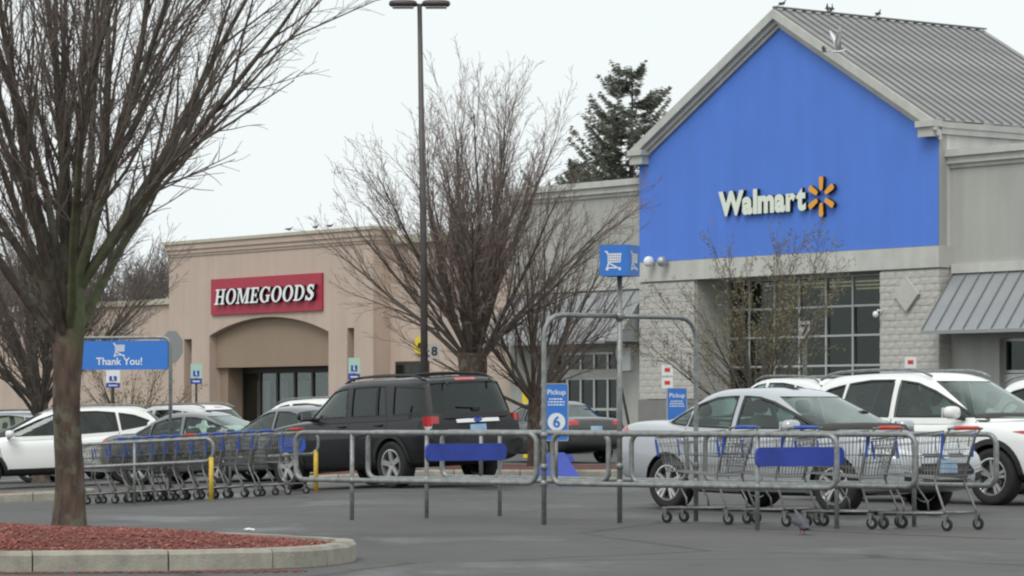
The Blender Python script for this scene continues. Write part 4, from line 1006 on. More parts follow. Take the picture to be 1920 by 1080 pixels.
# ------------------------------------------------------------------ shopping carts
def make_cart(name='shopping_cart'):
    """x forward (basket nose), origin on the ground under the basket"""
    c = empty(name); w = .0037
    zt = lambda x: .985-.085*(x+.42)/.92; zb = lambda x: .50+.05*(x+.32)/.72
    hwt = lambda x: .285-.075*(x+.42)/.92; hwb = lambda x: .235-.055*(x+.32)/.72
    xt0, xt1, xb0, xb1 = -.40, .52, -.30, .40
    b = MB()
    for s in (1, -1):
        n = 20
        for i in range(n+1):
            t = i/n; a, d = xt0+(xt1-xt0)*t, xb0+(xb1-xb0)*t
            b.tube([(a, s*hwt(a), zt(a)), (d, s*hwb(d), zb(d))], w, 4)
        for k in (.2, .5, .8):
            a0, a1 = xt0+(xb0-xt0)*k, xt1+(xb1-xt1)*k
            f = lambda x, tt: ((hwt(x)*(1-k)+hwb(x)*k), zt(x)*(1-k)+zb(x)*k)
            b.tube([(x, s*f(x, k)[0], f(x, k)[1]) for x in (a0, (a0+a1)/2, a1)], w, 4)
        b.tube([(xt0, s*hwt(xt0), zt(xt0)), (xt1, s*hwt(xt1), zt(xt1))], .0065, 6); b.tube([(xb0, s*hwb(xb0), zb(xb0)), (xb1, s*hwb(xb1), zb(xb1))], .006, 6)
    for i in range(11):
        t = i/10*2-1; b.tube([(xt1, t*hwt(xt1), zt(xt1)), (xb1, t*hwb(xb1), zb(xb1)), (xb0, t*hwb(xb0), zb(xb0))], w, 4)
    for k in (0, .25, .5, .75, 1.0):
        x = xt1+(xb1-xt1)*k; hw_ = hwt(xt1)*(1-k)+hwb(xb1)*k; z = zt(xt1)*(1-k)+zb(xb1)*k; b.tube([(x,-hw_,z),(x,hw_,z)], .0065 if k in (0,1.) else w, 4)
    for i in range(6):
        x = xb0+(xb1-xb0)*i/5; b.tube([(x,-hwb(x),zb(x)),(x,hwb(x),zb(x))], w, 4)
    for i in range(9):                                      # hinged rear gate
        t = i/8*2-1; b.tube([(xt0+.03, t*hwt(xt0)*.96, .93), (xb0+.01, t*hwb(xb0)*.96, .53)], w, 4)
    for z in (.93, .80, .66, .53): b.tube([(-.40+.10*(1-(z-.5)/.48), -.25, z), (-.40+.10*(1-(z-.5)/.48), .25, z)], w, 4)
    b.build('basket', M['wire'], c)
    f = MB()
    for s in (1, -1):
        f.tube([(-.46,s*.27,1.0),(-.40,s*.27,.93),(-.31,s*.255,.62),(-.27,s*.25,.50),(-.30,s*.26,.42),(-.40,s*.275,.20),(-.40,s*.275,.165)], .0125, 8)
        f.tube([(-.40,s*.275,.175),(.10,s*.22,.165),(.47,s*.15,.155)], .0115, 8)
        f.tube([(.22,s*.19,.52),(.24,s*.19,.42),(.13,s*.21,.27),(.12,s*.215,.17)], .010, 8)
    f.tube([(.47,-.15,.155),(.485,0,.155),(.47,.15,.155)], .0115, 8)
    for i in range(5): f.tube([(-.36+.19*i, -.265+.03*i, .172), (-.36+.19*i, .265-.03*i, .172)], .004, 4)
    f.build('frame', M['wire'], c, smooth=True)
    MB().tube([(-.46,-.30,1.005),(-.475,-.15,1.01),(-.475,.15,1.01),(-.46,.30,1.005)], .011, 8).build('handle_bar', M['wire'], c, smooth=True)
    MB().tube([(-.474,-.20,1.01),(-.478,0,1.011),(-.474,.20,1.01)], .021, 10).build('handle', M['blue_bright'], c, smooth=True)
    k = MB(); k.box((-.30,0,.735), (.15,.40,.015)); k.tube([(-.24,-.2,.9),(-.26,-.2,.74),(-.26,.2,.74),(-.24,.2,.9)], .006, 5); k.build('child_seat', M['wire'], c)
    for s in (1, -1):
        for x, l in ((.515,.2),(-.38,.26)):
            a = MB().tube([(x-.005, s*(hwt(x)+.006), zt(x)-.02), (x-.03 if x > .3 else x+.02, s*(hwt(x)+.000-.04*l), zt(x)-l)], .013, 6); a.build('corner_guard', M['blue_bright'], c)
    for x, y in ((-.40,.275),(-.40,-.275),(.43,.165),(.43,-.165)):
        an = random.uniform(-.4, .4); fk = MB()
        for o in (-.022, .022): fk.box((x-.02, y+o, .105), (.035, .006, .10))
        fk.box((x-.01, y, .152), (.05, .052, .012)); fo = fk.build('caster', M['wire'], c)
        p = [(.030,-.014),(.055,-.016),(.062,-.010),(.062,.010),(.055,.016),(.030,.014)]
        MB().lathe(p, 18, c=(x-.03, y, .062)).build('tyre', M['tyre'], fo, smooth=True, sharp=40); MB().lathe([(.004,-.012),(.0295,-.012),(.0295,.012),(.004,.012)], 14, c=(x-.03, y, .062)).build('hub', M['grey_sign'], fo)
    return c
cart0 = make_cart(); used = [False]
RED = {'bright blue plastic': M['red_plastic']}
def red_handle(o):
    for ch in o.children:
        if ch.name.startswith('handle') and not ch.name.startswith('handle_bar'):
            ch.material_slots[0].link = 'OBJECT'; ch.material_slots[0].material = M['red_plastic']
def cart(x, y, ang, label, group, red=False):
    o = cart0 if not used[0] else copy_tree(cart0); used[0] = True
    c, s = cos(ang), sin(ang); gx = (gz(x+.4*c, y+.4*s)-gz(x-.4*c, y-.4*s))/.8
    o.location = (x, y, gz(x, y)); o.rotation_euler = (0, -math.atan(gx), ang); tag(o, label, 'shopping cart', group)
    for ch in o.children:
        if ch.name.startswith('handle') and not ch.name.startswith('handle_bar') and not red:
            pass
    if red: red_handle(o)
    return o
# carts in the near corral, one behind the other, noses pointing away
la, lb = V((1.30, 34.2)), V((3.66, 32.3)); ld = (lb-la).normalized(); lane = atan2(-ld.y, -ld.x)
def along(u):                                              # point of the lane seen in column u
    k = (u-960)/FPX; t = (k*la.y-la.x)/(ld.x-k*ld.y); return la+ld*t
gA = 'carts in the near corral'
for u, dy, da, red, lab in ((1397, .05, .05, False, 'blue handled cart deepest in the near corral, behind the silver sedan side'), (1513, -.02, -.04, False, 'blue handled cart next to the blue stop board of the near corral'),
                            (1665, -.10, .03, True, 'red handled cart in the near corral, pushed against the blue handled carts'), (1812, -.10, -.05, True, 'red handled cart sticking out of the mouth of the near corral')):
    p = along(u); q = p-ld*.475+V((0, dy)); cart(q.x, q.y, lane+da, lab, gA, red)
# packed row in the far corral
gB = 'carts packed in the far corral'
n = 0
for u, Y, red in ((238,50.1,0),(266,50.1,0),(292,50.0,0),(318,50.0,0),(340,50.0,0),(362,49.95,1),(392,49.9,0),(418,49.85,0),(448,49.8,0),(480,49.75,0),(505,49.7,0),(562,49.55,1)):
    x = (u-960)*Y/FPX; an = atan2(.42, -.9)+random.uniform(-.06, .06)
    cart(x+cos(an)*.475, Y+sin(an)*.475+random.uniform(-.1, .1), an, ('red handled cart at the open end of the packed row' if u > 500 else 'red handled cart squeezed between blue handled ones in the packed row') if red else 'blue handled cart second from the open end of the packed row' if u == 505 else 'blue handled cart at the closed end of the packed row, behind the mossy trunk' if u == 238 else 'blue handled cart nested in the packed row beside the blue return sign', gB, red)

# ------------------------------------------------------------------ corrals
def loop3(A, Bp, z0, z1, r=.11, n=5):
    """rounded rectangle of pipe standing between two ground points"""
    A, Bp = V(A), V(Bp); L = (Bp-A).length; d = (Bp-A)/L
    return [(A.x+d.x*s, A.y+d.y*s, gz(A.x+d.x*s, A.y+d.y*s)+z) for s, z in rrect(0, L, z0, z1, r, n)]
def G2(u, v):
    Y = 1.15*FPX/(v-776); return V(((u-960)*Y/FPX, Y))
rails = [[G2(1420,994.5), G2(1020,984), G2(660,975)], [G2(1569,991), G2(1162,980.5), G2(800,971.5)], [G2(1714,987.5), G2(1305,977), G2(937,967.5)]]
ends = [(1569, 1036, 1006, 555), (1717, 1184, 1141, 690), (1868, 1322, 1288, 829)]
cor = tag(empty('cart_corral', (0,0,0)), 'galvanised pipe cart corral with hoop and blue cube sign', 'cart corral')
def online(a, b, u):
    k = (u-960)/FPX; d = b-a; t = (k*a.y-a.x)/(d.x-k*d.y); return a+d*t
PR = .028
for pts, (e1, e2, e3, e4) in zip(rails, ends):
    for a, b, s, e in ((pts[1], pts[0], e2, e1), (pts[2], pts[1], e4, e3)):
        p0, p1 = online(a, b, s), online(a, b, e)
        MB().tube(loop3(p0, p1, .43, .945), PR, 10, True).build('rail_loop', M['galv'], cor, smooth=True)
    for i, p in enumerate(pts):
        top = .93
        if i == 1: continue
        MB().tube([(p.x, p.y, -.05), (p.x, p.y, top)], .024, 10).build('post', M['galv'], cor, smooth=True)
        MB().tube([(p.x, p.y, .40), (p.x, p.y, .46)], .036, 10).build('clamp', M['galv'], cor, smooth=True)
h0, h1, h2 = rails[0][1], rails[1][1], rails[2][1]; HT = 2.18
def hoop(a, b):                                            # quarter bent leg from the ground to the pole
    d = b-a; L = d.length; d = d/L; r = .22
    return [(a.x, a.y, -.05), (a.x, a.y, 1.0), (a.x, a.y, HT-r)]+[(a.x+d.x*r*(1-cos(t)), a.y+d.y*r*(1-cos(t)), HT-r+r*sin(t)) for t in (pi/8*i for i in range(1, 5))]+[(b.x-d.x*.03, b.y-d.y*.03, HT)]
MB().tube(hoop(h0, h1), .026, 12).build('hoop', M['galv'], cor, smooth=True)
MB().tube(hoop(h2, h1), .026, 12).build('hoop', M['galv'], cor, smooth=True)
MB().tube([(h1.x, h1.y, -.05), (h1.x, h1.y, 2.6)], .027, 12).build('pole', M['galv'], cor, smooth=True)
for h in (h0, h1, h2):
    for z in (.43, .60, .93): MB().tube([(h.x, h.y, z-.03), (h.x, h.y, z+.03)], .038, 10).build('clamp', M['galv'], cor, smooth=True)
MB().tube([(h1.x, h1.y, HT-.04), (h1.x, h1.y, HT+.04)], .045, 12).build('clamp', M['galv'], cor, smooth=True)
def plank(a, b, z0, z1, u_ext=.05):
    d = (b-a).normalized(); a = a-d*u_ext; b = b+d*u_ext; nr = V((-d.y, d.x)); L = (b-a).length
    mb = MB(); mb.prism(rrect(0, L, z0, z1, .06), lambda s, z, t: (a.x+d.x*s+nr.x*t, a.y+d.y*s+nr.y*t, z), -.06, -.028); mb.build('stop_board', M['blue_plastic'], cor)
plank(rails[0][0], rails[1][0], .63, .82); plank(rails[1][2], rails[2][2], .63, .82)
for a, b, u in ((rails[2][2], rails[2][1], 902), (rails[1][2], rails[1][1], 1042)):
    p = online(a, b, u); MB().tube([(p.x, p.y, .43), (p.x, p.y, .945)], .024, 10).build('baluster', M['galv'], cor, smooth=True)
def cart_icon(s, f, d0, d1):
    """shopping cart pictogram, unit box; f maps (a, b, depth)"""
    mb = MB(); q = lambda P: mb.prism([(a*s, b*s) for a, b in P], f, d0, d1)
    q([(-.48,.46),(-.36,.46),(-.30,.34),(-.36,.30),(-.42,.40),(-.48,.40)])
    for i in range(4):
        z = .30-.13*i; q([(-.36+.03*i,z-.035),(.42-.03*i,z-.035),(.42-.03*i,z+.035),(-.36+.03*i,z+.035)])
    for i in range(6):
        x = -.32+.13*i; q([(x,-.10),(x+.05,-.10),(x+.05,.335),(x,.335)])
    q([(-.30,-.10),(-.22,-.10),(-.32,-.40),(-.40,-.40)]); q([(-.22,-.14),(.22,-.36),(.20,-.42),(-.24,-.20)]); q([(-.40,-.36),(.36,-.36),(.36,-.42),(-.40,-.42)])
    for cx in (-.36, .32): mb.prism([((cx+.08*cos(i*pi/5))*s, (-.44+.08*sin(i*pi/5))*s) for i in range(10)], f, d0, d1)
    return mb
# the faces of a pictogram overlap, so stagger them by fractions of a millimetre
def stagger(mb, ax=1, step=.00015):
    return mb
cu = tag(empty('cube_sign', (h1.x, h1.y, 2.60), R(-24)), 'small blue cube sign with white cart pictograms on top of the corral pole', 'sign')
MB().prism(rrect(-.165,.165,-.165,.165,.012,2), lambda a, b, d: (a, b, d), 0, .325).build('sign_box', M['blue_sign'], cu)
for k in range(4):
    ic = cart_icon(.21, XZ, -.003, -.0005).build('pictogram', M['white_sign'], cu, loc=None); ic.rotation_euler = (0, 0, pi/2*k); q = Matrix.Rotation(pi/2*k, 3, 'Z') @ V((0, -.1655, .165)); ic.location = q
# far corral with the return sign
c2 = tag(empty('cart_corral', (0,0,0)), 'galvanised cart corral with yellow sleeved end posts and return sign hoop', 'cart corral')
def corral2(a, b, post_at):
    MB().tube(loop3(a, b, .60, .95, .14), .026, 10, True).build('rail_loop', M['galv'], c2, smooth=True)
    for t in post_at:
        p = a.lerp(b, t); g = gz(p.x, p.y); MB().tube([(p.x, p.y, g-.05), (p.x, p.y, g+.94)], .022, 8).build('post', M['galv'], c2, smooth=True)
    p = b.lerp(a, .014); g = gz(p.x, p.y); MB().tube([(p.x, p.y, g-.05), (p.x, p.y, g+.66)], .036, 12).build('post_sleeve', M['yellow'], c2, smooth=True)
e1 = on(400, 48.8); e2 = on(597, 50.9)
corral2(V((-6.95, 49.5)), V((e1.x, e1.y)), (.05, .48)); corral2(V((-6.0, 52.2)), V((e2.x, e2.y)), (.05, .5))
MB().prism(rrect(-.22,.22,.62,.86,.09), lambda a, b, d: (e2.x-.42+a, e2.y-.02+d, gz(e2.x, e2.y)+b), -.05, -.03).build('stop_board', M['blue_bright'], c2)
s0, s1 = on(131, 50.6), on(319, 50.2); g0, g1 = gz(s0.x, s0.y), gz(s1.x, s1.y); zt = at(220, 50.4, 633).z; r = .12; d = (V((s1.x, s1.y))-V((s0.x, s0.y))); L = d.length; d = d/L
path = [(s0.x, s0.y, g0-.05), (s0.x, s0.y, zt-r)]+[(s0.x+d.x*r*(1-cos(t)), s0.y+d.y*r*(1-cos(t)), zt-r+r*sin(t)) for t in (pi/8*i for i in range(1, 5))]+[(s1.x-d.x*r*(1-cos(t)), s1.y-d.y*r*(1-cos(t)), zt-r+r*sin(t)) for t in (pi/8*i for i in range(4, 0, -1))]+[(s1.x, s1.y, zt-r), (s1.x, s1.y, g1-.05)]
MB().tube(path, .024, 10).build('hoop', M['galv'], c2, smooth=True)
rs = tag(empty('return_sign', (s0.x, s0.y, zt), atan2(d.y, d.x)), 'wide blue sign with white cart pictogram and thank you wording', 'sign')
ph = .455; MB().prism(rrect(.03, L-.03, -.05-ph, -.05, .05), XZ, -.012, .012).build('sign_panel', M['blue_sign'], rs)
ic = cart_icon(.22, XZ, -.006, -.0005).build('pictogram', M['white_sign'], rs); ic.location = (L*.5, -.0125, -.19)
t = text_mb('Thank You!', .165, .003, .012); t.build('lettering', M['white_sign'], rs, loc=(L*.5, -.016, -.43))
for x in (.16, L-.16): MB().tube([(x, 0, -.05), (x, 0, .02)], .01, 6).build('hanger', M['galv'], rs)

# ------------------------------------------------------------------ signs and street furniture
def pickup_sign(u, Y, num, label):
    p = on(u, Y); o = tag(empty('pickup_sign', p, R(6)), label, 'sign', 'pickup signs')
    MB().add([(a*.40, b*.40, 0) for a, b in ((-1,-1),(1,-1),(1,1),(-1,1))]+[(a*.13, b*.13, .47) for a, b in ((-1,-1),(1,-1),(1,1),(-1,1))], [(3,2,1,0),(4,5,6,7)]+[(i, (i+1) % 4, 4+(i+1) % 4, 4+i) for i in range(4)]).build('base', M['blue_plastic'], o)
    MB().tube([(0,.02,.47),(0,.02,1.66)], .03, 8).build('post', M['grey_sign'], o)
    MB().prism(rrect(-.205,.205,.68,1.68,.03), XZ, -.03, -.012).build('sign_panel', M['blue_sign'], o)
    MB().ring(rrect(-.212,.212,.673,1.687,.03), rrect(-.195,.195,.69,1.67,.03), XZ, -.036, -.0305).build('sign_edge', M['grey_sign'], o)
    text_mb('Pickup', .125, .003, .012).build('lettering', M['white_sign'], o, loc=(0, -.034, 1.49))
    b = MB()
    for z, w in ((1.41,.26),(1.36,.30),(1.31,.30)):
        k = -w/2
        while k < w/2-.02:
            l = random.uniform(.02, .05); b.b2(k, min(k+l, w/2), -.034, -.0305, z-.012, z+.012); k += l+.014
    tag(b.build('small_print', M['white_sign'], o), kind='stuff')
    if num:
        MB().prism([(.155*cos(i*pi/16), 1.01+.155*sin(i*pi/16)) for i in range(32)], XZ, -.036, -.0305).build('number_disc', M['white_sign'], o)
        text_mb(num, .27, .003, .02).build('numeral', M['blue_sign'], o, loc=(0, -.041, .92))
    return o
pickup_sign(1043, 56.2, '6', 'blue pickup sign numbered six on a blue pyramid base')
pickup_sign(1269, 66.0, '', 'blue pickup sign peeking over the silver sedan boot')
pickup_sign(1045, 78.5, '', 'dim blue pickup sign standing behind the one numbered six')
def access_sign(u, Y, vt, vb, label, green):
    p = on(u, Y); z1, z0 = at(u, Y, vt).z-p.z, at(u, Y, vb).z-p.z; h = z1-z0; w = .31
    o = tag(empty('parking_sign', p, R(4)), label, 'sign', 'accessible parking signs')
    MB().b2(-.03, .03, 0, .03, 0, z1-.05).build('post', M['dark_frame'], o)
    MB().b2(-w/2, w/2, -.016, -.002, z0+h*.30, z1).build('sign_panel', M['green_sign' if green else 'white_sign'], o)
    MB().b2(-.085, .085, -.021, -.0165, z0+h*.38, z0+h*.66).build('access_square', M['blue_plastic'], o)
    f = MB(); f.b2(-.02, .015, -.026, -.0215, z0+h*.47, z0+h*.60); f.b2(-.02, .045, -.025, -.0215, z0+h*.44, z0+h*.47); f.prism([(-.005+.016*cos(i*pi/5), z0+h*.63+.016*sin(i*pi/5)) for i in range(10)], XZ, -.025, -.0215); f.build('wheelchair_symbol', M['white_sign'], o)
    MB().b2(-w/2, w/2, -.016, -.002, z0, z0+h*.27).build('sub_panel', M['blue_plastic'], o)
    MB().b2(-.10, .10, -.020, -.0165, z0+h*.10, z0+h*.16).build('sub_print', M['white_sign'], o)
access_sign(212, 72, 694, 727, 'accessible parking sign below the blue return sign', False)
access_sign(368, 88, 682, 720, 'accessible parking sign on a dark post before the arch left side', True)
access_sign(664, 86, 671, 712, 'accessible parking sign just over the charcoal vehicle bonnet', True)
# back of a stop sign
p = on(322, 72); o = tag(empty('stop_sign', p, R(52)), 'bare metal back of an octagonal road sign beside the return sign', 'sign')
zc = at(322, 72, 650).z-p.z; MB().prism([(.38*cos(pi/8+i*pi/4), zc+.38*sin(pi/8+i*pi/4)) for i in range(8)], XZ, -.012, .0).build('sign_panel', M['grey_sign'], o)
MB().b2(-.03, .03, .001, .04, 0, zc+.3).build('post', M['grey_sign'], o)
def number_sign(u, Y, v0, v1, ch, label, w=.42):
    p = on(u, Y); z1, z0 = at(u, Y, v0).z-p.z, at(u, Y, v1).z-p.z
    o = tag(empty('lane_sign', p, R(-8)), label, 'sign')
    MB().tube([(0,.05,0),(0,.05,z1-.02)], .055, 8).build('post', M['galv'], o); MB().b2(-w/2, w/2, -.03, -.006, z0, z1).build('sign_panel', M['trim'], o)
    hh = (z1-z0); text_mb(ch, hh*.85, .003, .03).build('numeral', M['black'], o, loc=(0, -.034, z0+hh*.2))
number_sign(1509, 78, 602, 635, '7', 'pale lane sign numbered seven on a steel post before the entry', .24)
def fire_sign(u, Y, vt, label):
    p = on(u, Y); z = at(u, Y, vt).z-p.z; o = tag(empty('fire_lane_sign', p, R(10)), label, 'sign')
    MB().b2(-.02, .02, 0, .03, 0, z-.02).build('post', M['grey_sign'], o)
    for k in range(2):
        MB().b2(-.16, .16, -.012, -.002, z-.30-.36*k, z-.36*k).build('sign_panel', M['white_sign'], o); MB().b2(-.08, .08, -.016, -.0125, z-.20-.36*k, z-.09-.36*k).build('red_mark', M['red_plastic'], o)
fire_sign(1251, 90, 684, 'small white and red notice on a post by the left block pier'); fire_sign(1707, 86, 669, 'small white and red notice on a post by the right block pier')
p = on(988, 84); bo = tag(MB().tube([(0,0,0),(0,0,.9)], .10, 14).tube([(0,0,.9),(0,0,1.75)], .13, 14).build('bollard', M['yellow_bright'], smooth=True, sharp=40, loc=p), 'bright yellow post standing behind the island tree trunk', 'bollard')
# leaning cart park pole against the store
tag(MB().tube([(0,0,0),(-.62,0,3.0)], .035, 8).box((-.66,0,3.02),(.32,.1,.07)).build('pole_light', M['dark_frame'], loc=on(1192, 84)), 'thin leaning dark pole with a small head by the side entrance', 'pole')
# parking lot light
p = on(797, 58.0); p.z += .12; lp = tag(empty('light_pole', p, 0), 'tall brown steel light pole with twin lamp heads', 'light pole')
tz = at(787, 58.0, 8).z-p.z
MB().tube([(0,0,.05),(-.03,0,tz*.5),(-.10,0,tz)], [.072,.063,.043], 14).build('pole', M['pole'], lp, smooth=True)
MB().tube([(0,0,-.1),(0,0,.75)], .26, 18).build('footing', M['concrete'], lp)
for s in (1, -1):
    hd = MB(); hd.blob((-.10+s*.30, 0, tz+.01), (.52, .36, .13), 3.2, 18, 8); hd.tube([(-.10,0,tz-.02),(-.10+s*.12,0,tz+.0)], .03, 8); h = hd.build('lamp_head', M['pole'], lp, smooth=True)
    MB().b2(-.10+s*.30-.19, -.10+s*.30+.19, -.13, .13, tz-.068, tz-.052).build('lens', M['grey_sign'], h)
z8 = at(811, 58, 658).z-p.z; ns = MB().b2(.085, .26, -.12, -.10, z8-.14, z8+.14).build('number_plate', M['grey_sign'], lp)
MB().tube([(.02,-.09,z8),(.12,-.09,z8)], .015, 6).build('bracket', M['pole'], lp)
text_mb('8', .22, .003, .03).build('numeral', M['black'], ns, loc=(.172, -.124, z8-.08))
# ------------------------------------------------------------------ trees
def rnd_perp(d):
    a = d.orthogonal().normalized(); return Matrix.Rotation(random.uniform(0, 2*pi), 3, d) @ a
def rod(mb, P, rs, n):
    """light tube without end caps"""
    k = len(P); vs = []; d = (P[-1]-P[0]).normalized(); a = d.orthogonal().normalized(); b = d.cross(a)
    cs = [(a*cos(2*pi*j/n)+b*sin(2*pi*j/n)) for j in range(n)]
    for p, r in zip(P, rs): vs += [p+c*r for c in cs]
    mb.add(vs, [(i*n+j, i*n+(j+1) % n, (i+1)*n+(j+1) % n, (i+1)*n+j) for i in range(k-1) for j in range(n)])
def grow(out, tips, p, d, L, r, lev, T):
    q = T['lev'][lev]; n = max(3, int(L/q['seg'])); P = [p.copy()]; rs = [r]; D = d.copy()
    up = q['up']; rad = V((d.x, d.y, 0))
    for i in range(n):
        D = (D+V((random.gauss(0,1), random.gauss(0,1), random.gauss(0,1)))*q['wig']+V((0,0,up))+rad*q.get('out', 0)).normalized()
        P.append(P[-1]+D*(L/n)); rs.append(max(T['rmin'], r*(1-(1-q.get('tip', .3))*(i+1)/n)))
    rod(out[min(lev, len(out)-1)], P, rs, q['n'])
    if lev+1 < len(T['lev']):
        c = T['lev'][lev+1]; k = max(1, int(q['kids']*L+random.random()))
        for j in range(k):
            t = q['from']+(1-q['from'])*(j+random.random())/k; i = min(n-1, int(t*n)); f = t*n-i
            pp = P[i].lerp(P[i+1], f); dd = (P[i+1]-P[i]).normalized()
            side = rnd_perp(dd)
            ang = random.uniform(*c['ang']); nd = (dd*cos(ang)+side*sin(ang)).normalized()
            Lc = L*random.uniform(*c['len'])*(1-.45*t)
            if Lc < c.get('min', .08): Lc = c.get('min', .08)
            grow(out, tips, pp, nd, Lc, max(T['rmin'], rs[i]*c['rad']), lev+1, T)
    else: tips.append((P[-1], D)); tips.append((P[len(P)//2], D))
def vase_tree(name, loc, label, T, group=None, leaves=0, seed=1, hue='twig', barkm='bark_plain', rz=0):
    random.seed(seed)
    root = tag(empty(name, loc, rz), label, 'tree', group)
    H = T['fork']; tr = MB(); r0 = T['r']; n = 40; lean = T.get('lean', (0, 0))
    P, rs = [], []
    for i in range(n+1):
        t = i/n; z = -.08+(H+.10)*t; flare = 1+.28*math.exp(-t*9)+.35*math.exp(-t*26)+T.get('swell', .12)*t*t*t
        P.append(V((lean[0]*t+.012*sin(t*9), lean[1]*t, z))); rs.append(r0*flare*(1-.12*t))
    m = 44; vs = []
    for p, r in zip(P, rs):
        for j in range(m):                             # ridged and knotty bark surface
            a = 2*pi*j/m; k = 1+.05*sin(3*a+p.z*2)+.07*mnoise.noise(V((cos(a)*2.2, sin(a)*2.2, p.z*1.4)))+.055*mnoise.noise(V((cos(a)*9, sin(a)*9, p.z*3.5)))
            vs.append(p+V((cos(a)*r*k, sin(a)*r*k, 0)))
    fs = [(i*m+j, i*m+(j+1) % m, (i+1)*m+(j+1) % m, (i+1)*m+j) for i in range(n) for j in range(m)]+[tuple(n*m+j for j in range(m))]
    tr.add(vs, fs); tr.build('trunk', M[barkm], root, smooth=True)
    out = [MB(), MB(), MB()]; tips = []; top = P[-1]
    N = T['limbs']
    for i in range(N):
        az = 2*pi*i/N*T.get('turn', 1)+random.uniform(-.3, .3); el = T['spread'][0]+(T['spread'][1]-T['spread'][0])*((i*.618) % 1)
        d = V((sin(el)*cos(az), sin(el)*sin(az), cos(el)))
        st_ = top+V((cos(az), sin(az), 0))*r0*.45*random.uniform(.3, 1)+V((0, 0, -random.uniform(.02, T.get('drop', .35))))
        grow(out, tips, st_, d, T['L']*random.uniform(.82, 1.1)*(1-.10*el), T['rl']*random.uniform(.75, 1.15), 0, T)
    out[0].build('limbs', M['bark_limb' if barkm == 'bark' else 'branch'], root, smooth=True)
    cr_ = out[1].build('branches', M['branch'], root, smooth=True); out[2].build('crown', M[hue], root)
    if leaves:
        lf = MB()
        for p, d in tips:
            for _ in range(leaves):
                if random.random() < .3: continue
                q = p+V((random.gauss(0, .05), random.gauss(0, .05), random.gauss(0, .05))); a = V((random.gauss(0,1), random.gauss(0,1), random.gauss(0,1))).normalized()*random.uniform(.016, .034); b = a.orthogonal()*random.uniform(.4, .6)
                lf.add([q-a, q+b, q+a, q-b], [(0,1,2,3)])
        lf.build('leaves', M['leaf'], root)
    return root
def spec(limbs, L, fork, r, rl, spread, kids, seg=1.0, rmin=.0028, up=(.008,.02,.03,.02), **k):
    lv = [dict(seg=.30*seg, wig=.035, up=up[0], n=7, kids=kids[0], tip=.16, **{'from': .14}),
          dict(seg=.20*seg, wig=.055, up=up[1], n=5, kids=kids[1], tip=.22, ang=(.14,.46), len=(.36,.62), rad=.50, **{'from': .12}),
          dict(seg=.13*seg, wig=.09, up=up[2], n=3, kids=kids[2], tip=.35, ang=(.25,.70), len=(.26,.50), rad=.50, min=.20, **{'from': .12}),
          dict(seg=.10*seg, wig=.13, up=up[3], n=3, kids=kids[3], tip=.5, ang=(.3,.8), len=(.30,.60), rad=.6, min=.12, **{'from': .15})]
    return dict(limbs=limbs, L=L, fork=fork, r=r, rl=rl, spread=spread, lev=lv, rmin=rmin, **k)
bvn = on(127, 26.2); bvn.z = .20
vase_tree('bare_tree', bvn, 'big bare vase shaped tree with mossy trunk in the red mulch', spec(20, 4.4, 1.98, .116, .045, (.06, .94), (2.9, 5.8, 9.5, 9), drop=.5, swell=.3, rmin=.0019), seed=11, barkm='bark')
vase_tree('bare_tree', on(886, 60.0)+V((0,0,.12)), 'wide bare fan shaped tree behind the charcoal vehicle', spec(27, 4.45, 2.15, .235, .050, (.04, 1.0), (3.0, 5.6, 8.5, 7), seg=1.15, rmin=.0032, up=(.012,.025,.03,.02), drop=.35, swell=.35), seed=5, hue='twig_warm')
vase_tree('bare_tree', on(1001, 60.6)+V((0,0,.12)), 'smaller bare tree with low spreading boughs beside the pickup sign', spec(16, 3.3, 1.45, .125, .042, (.2, 1.25), (3.4, 5.5, 7, 5), seg=1.0, rmin=.0034, up=(.016,.02,.03,.02), drop=.4), seed=8, hue='twig_warm')
vase_tree('bare_tree', on(76, 74), 'dense bare tree standing behind the big mossy trunk', spec(26, 4.9, 2.0, .17, .056, (.08, 1.1), (3.2, 5.5, 8, 6), seg=1.2, rmin=.0036, up=(.012,.02,.03,.02), drop=.6), seed=21)
vase_tree('budding_tree', on(1418, 76), 'slender tree with fresh yellow green buds before the glazed entry', spec(14, 3.9, 1.2, .10, .036, (.1, 1.15), (2.8, 4.0, 5, 3.5), seg=1.2, rmin=.0042, up=(.02,.005,.0,-.01), drop=.4), seed=31, leaves=3, hue='twig')
vase_tree('budding_tree', on(236, 82), 'low budding shrub like tree below the blue return sign', spec(12, 2.5, .7, .08, .034, (.3, 1.1), (3, 4, 5, 3), seg=1.2, rmin=.0042, drop=.3), seed=33, leaves=4, hue='twig')

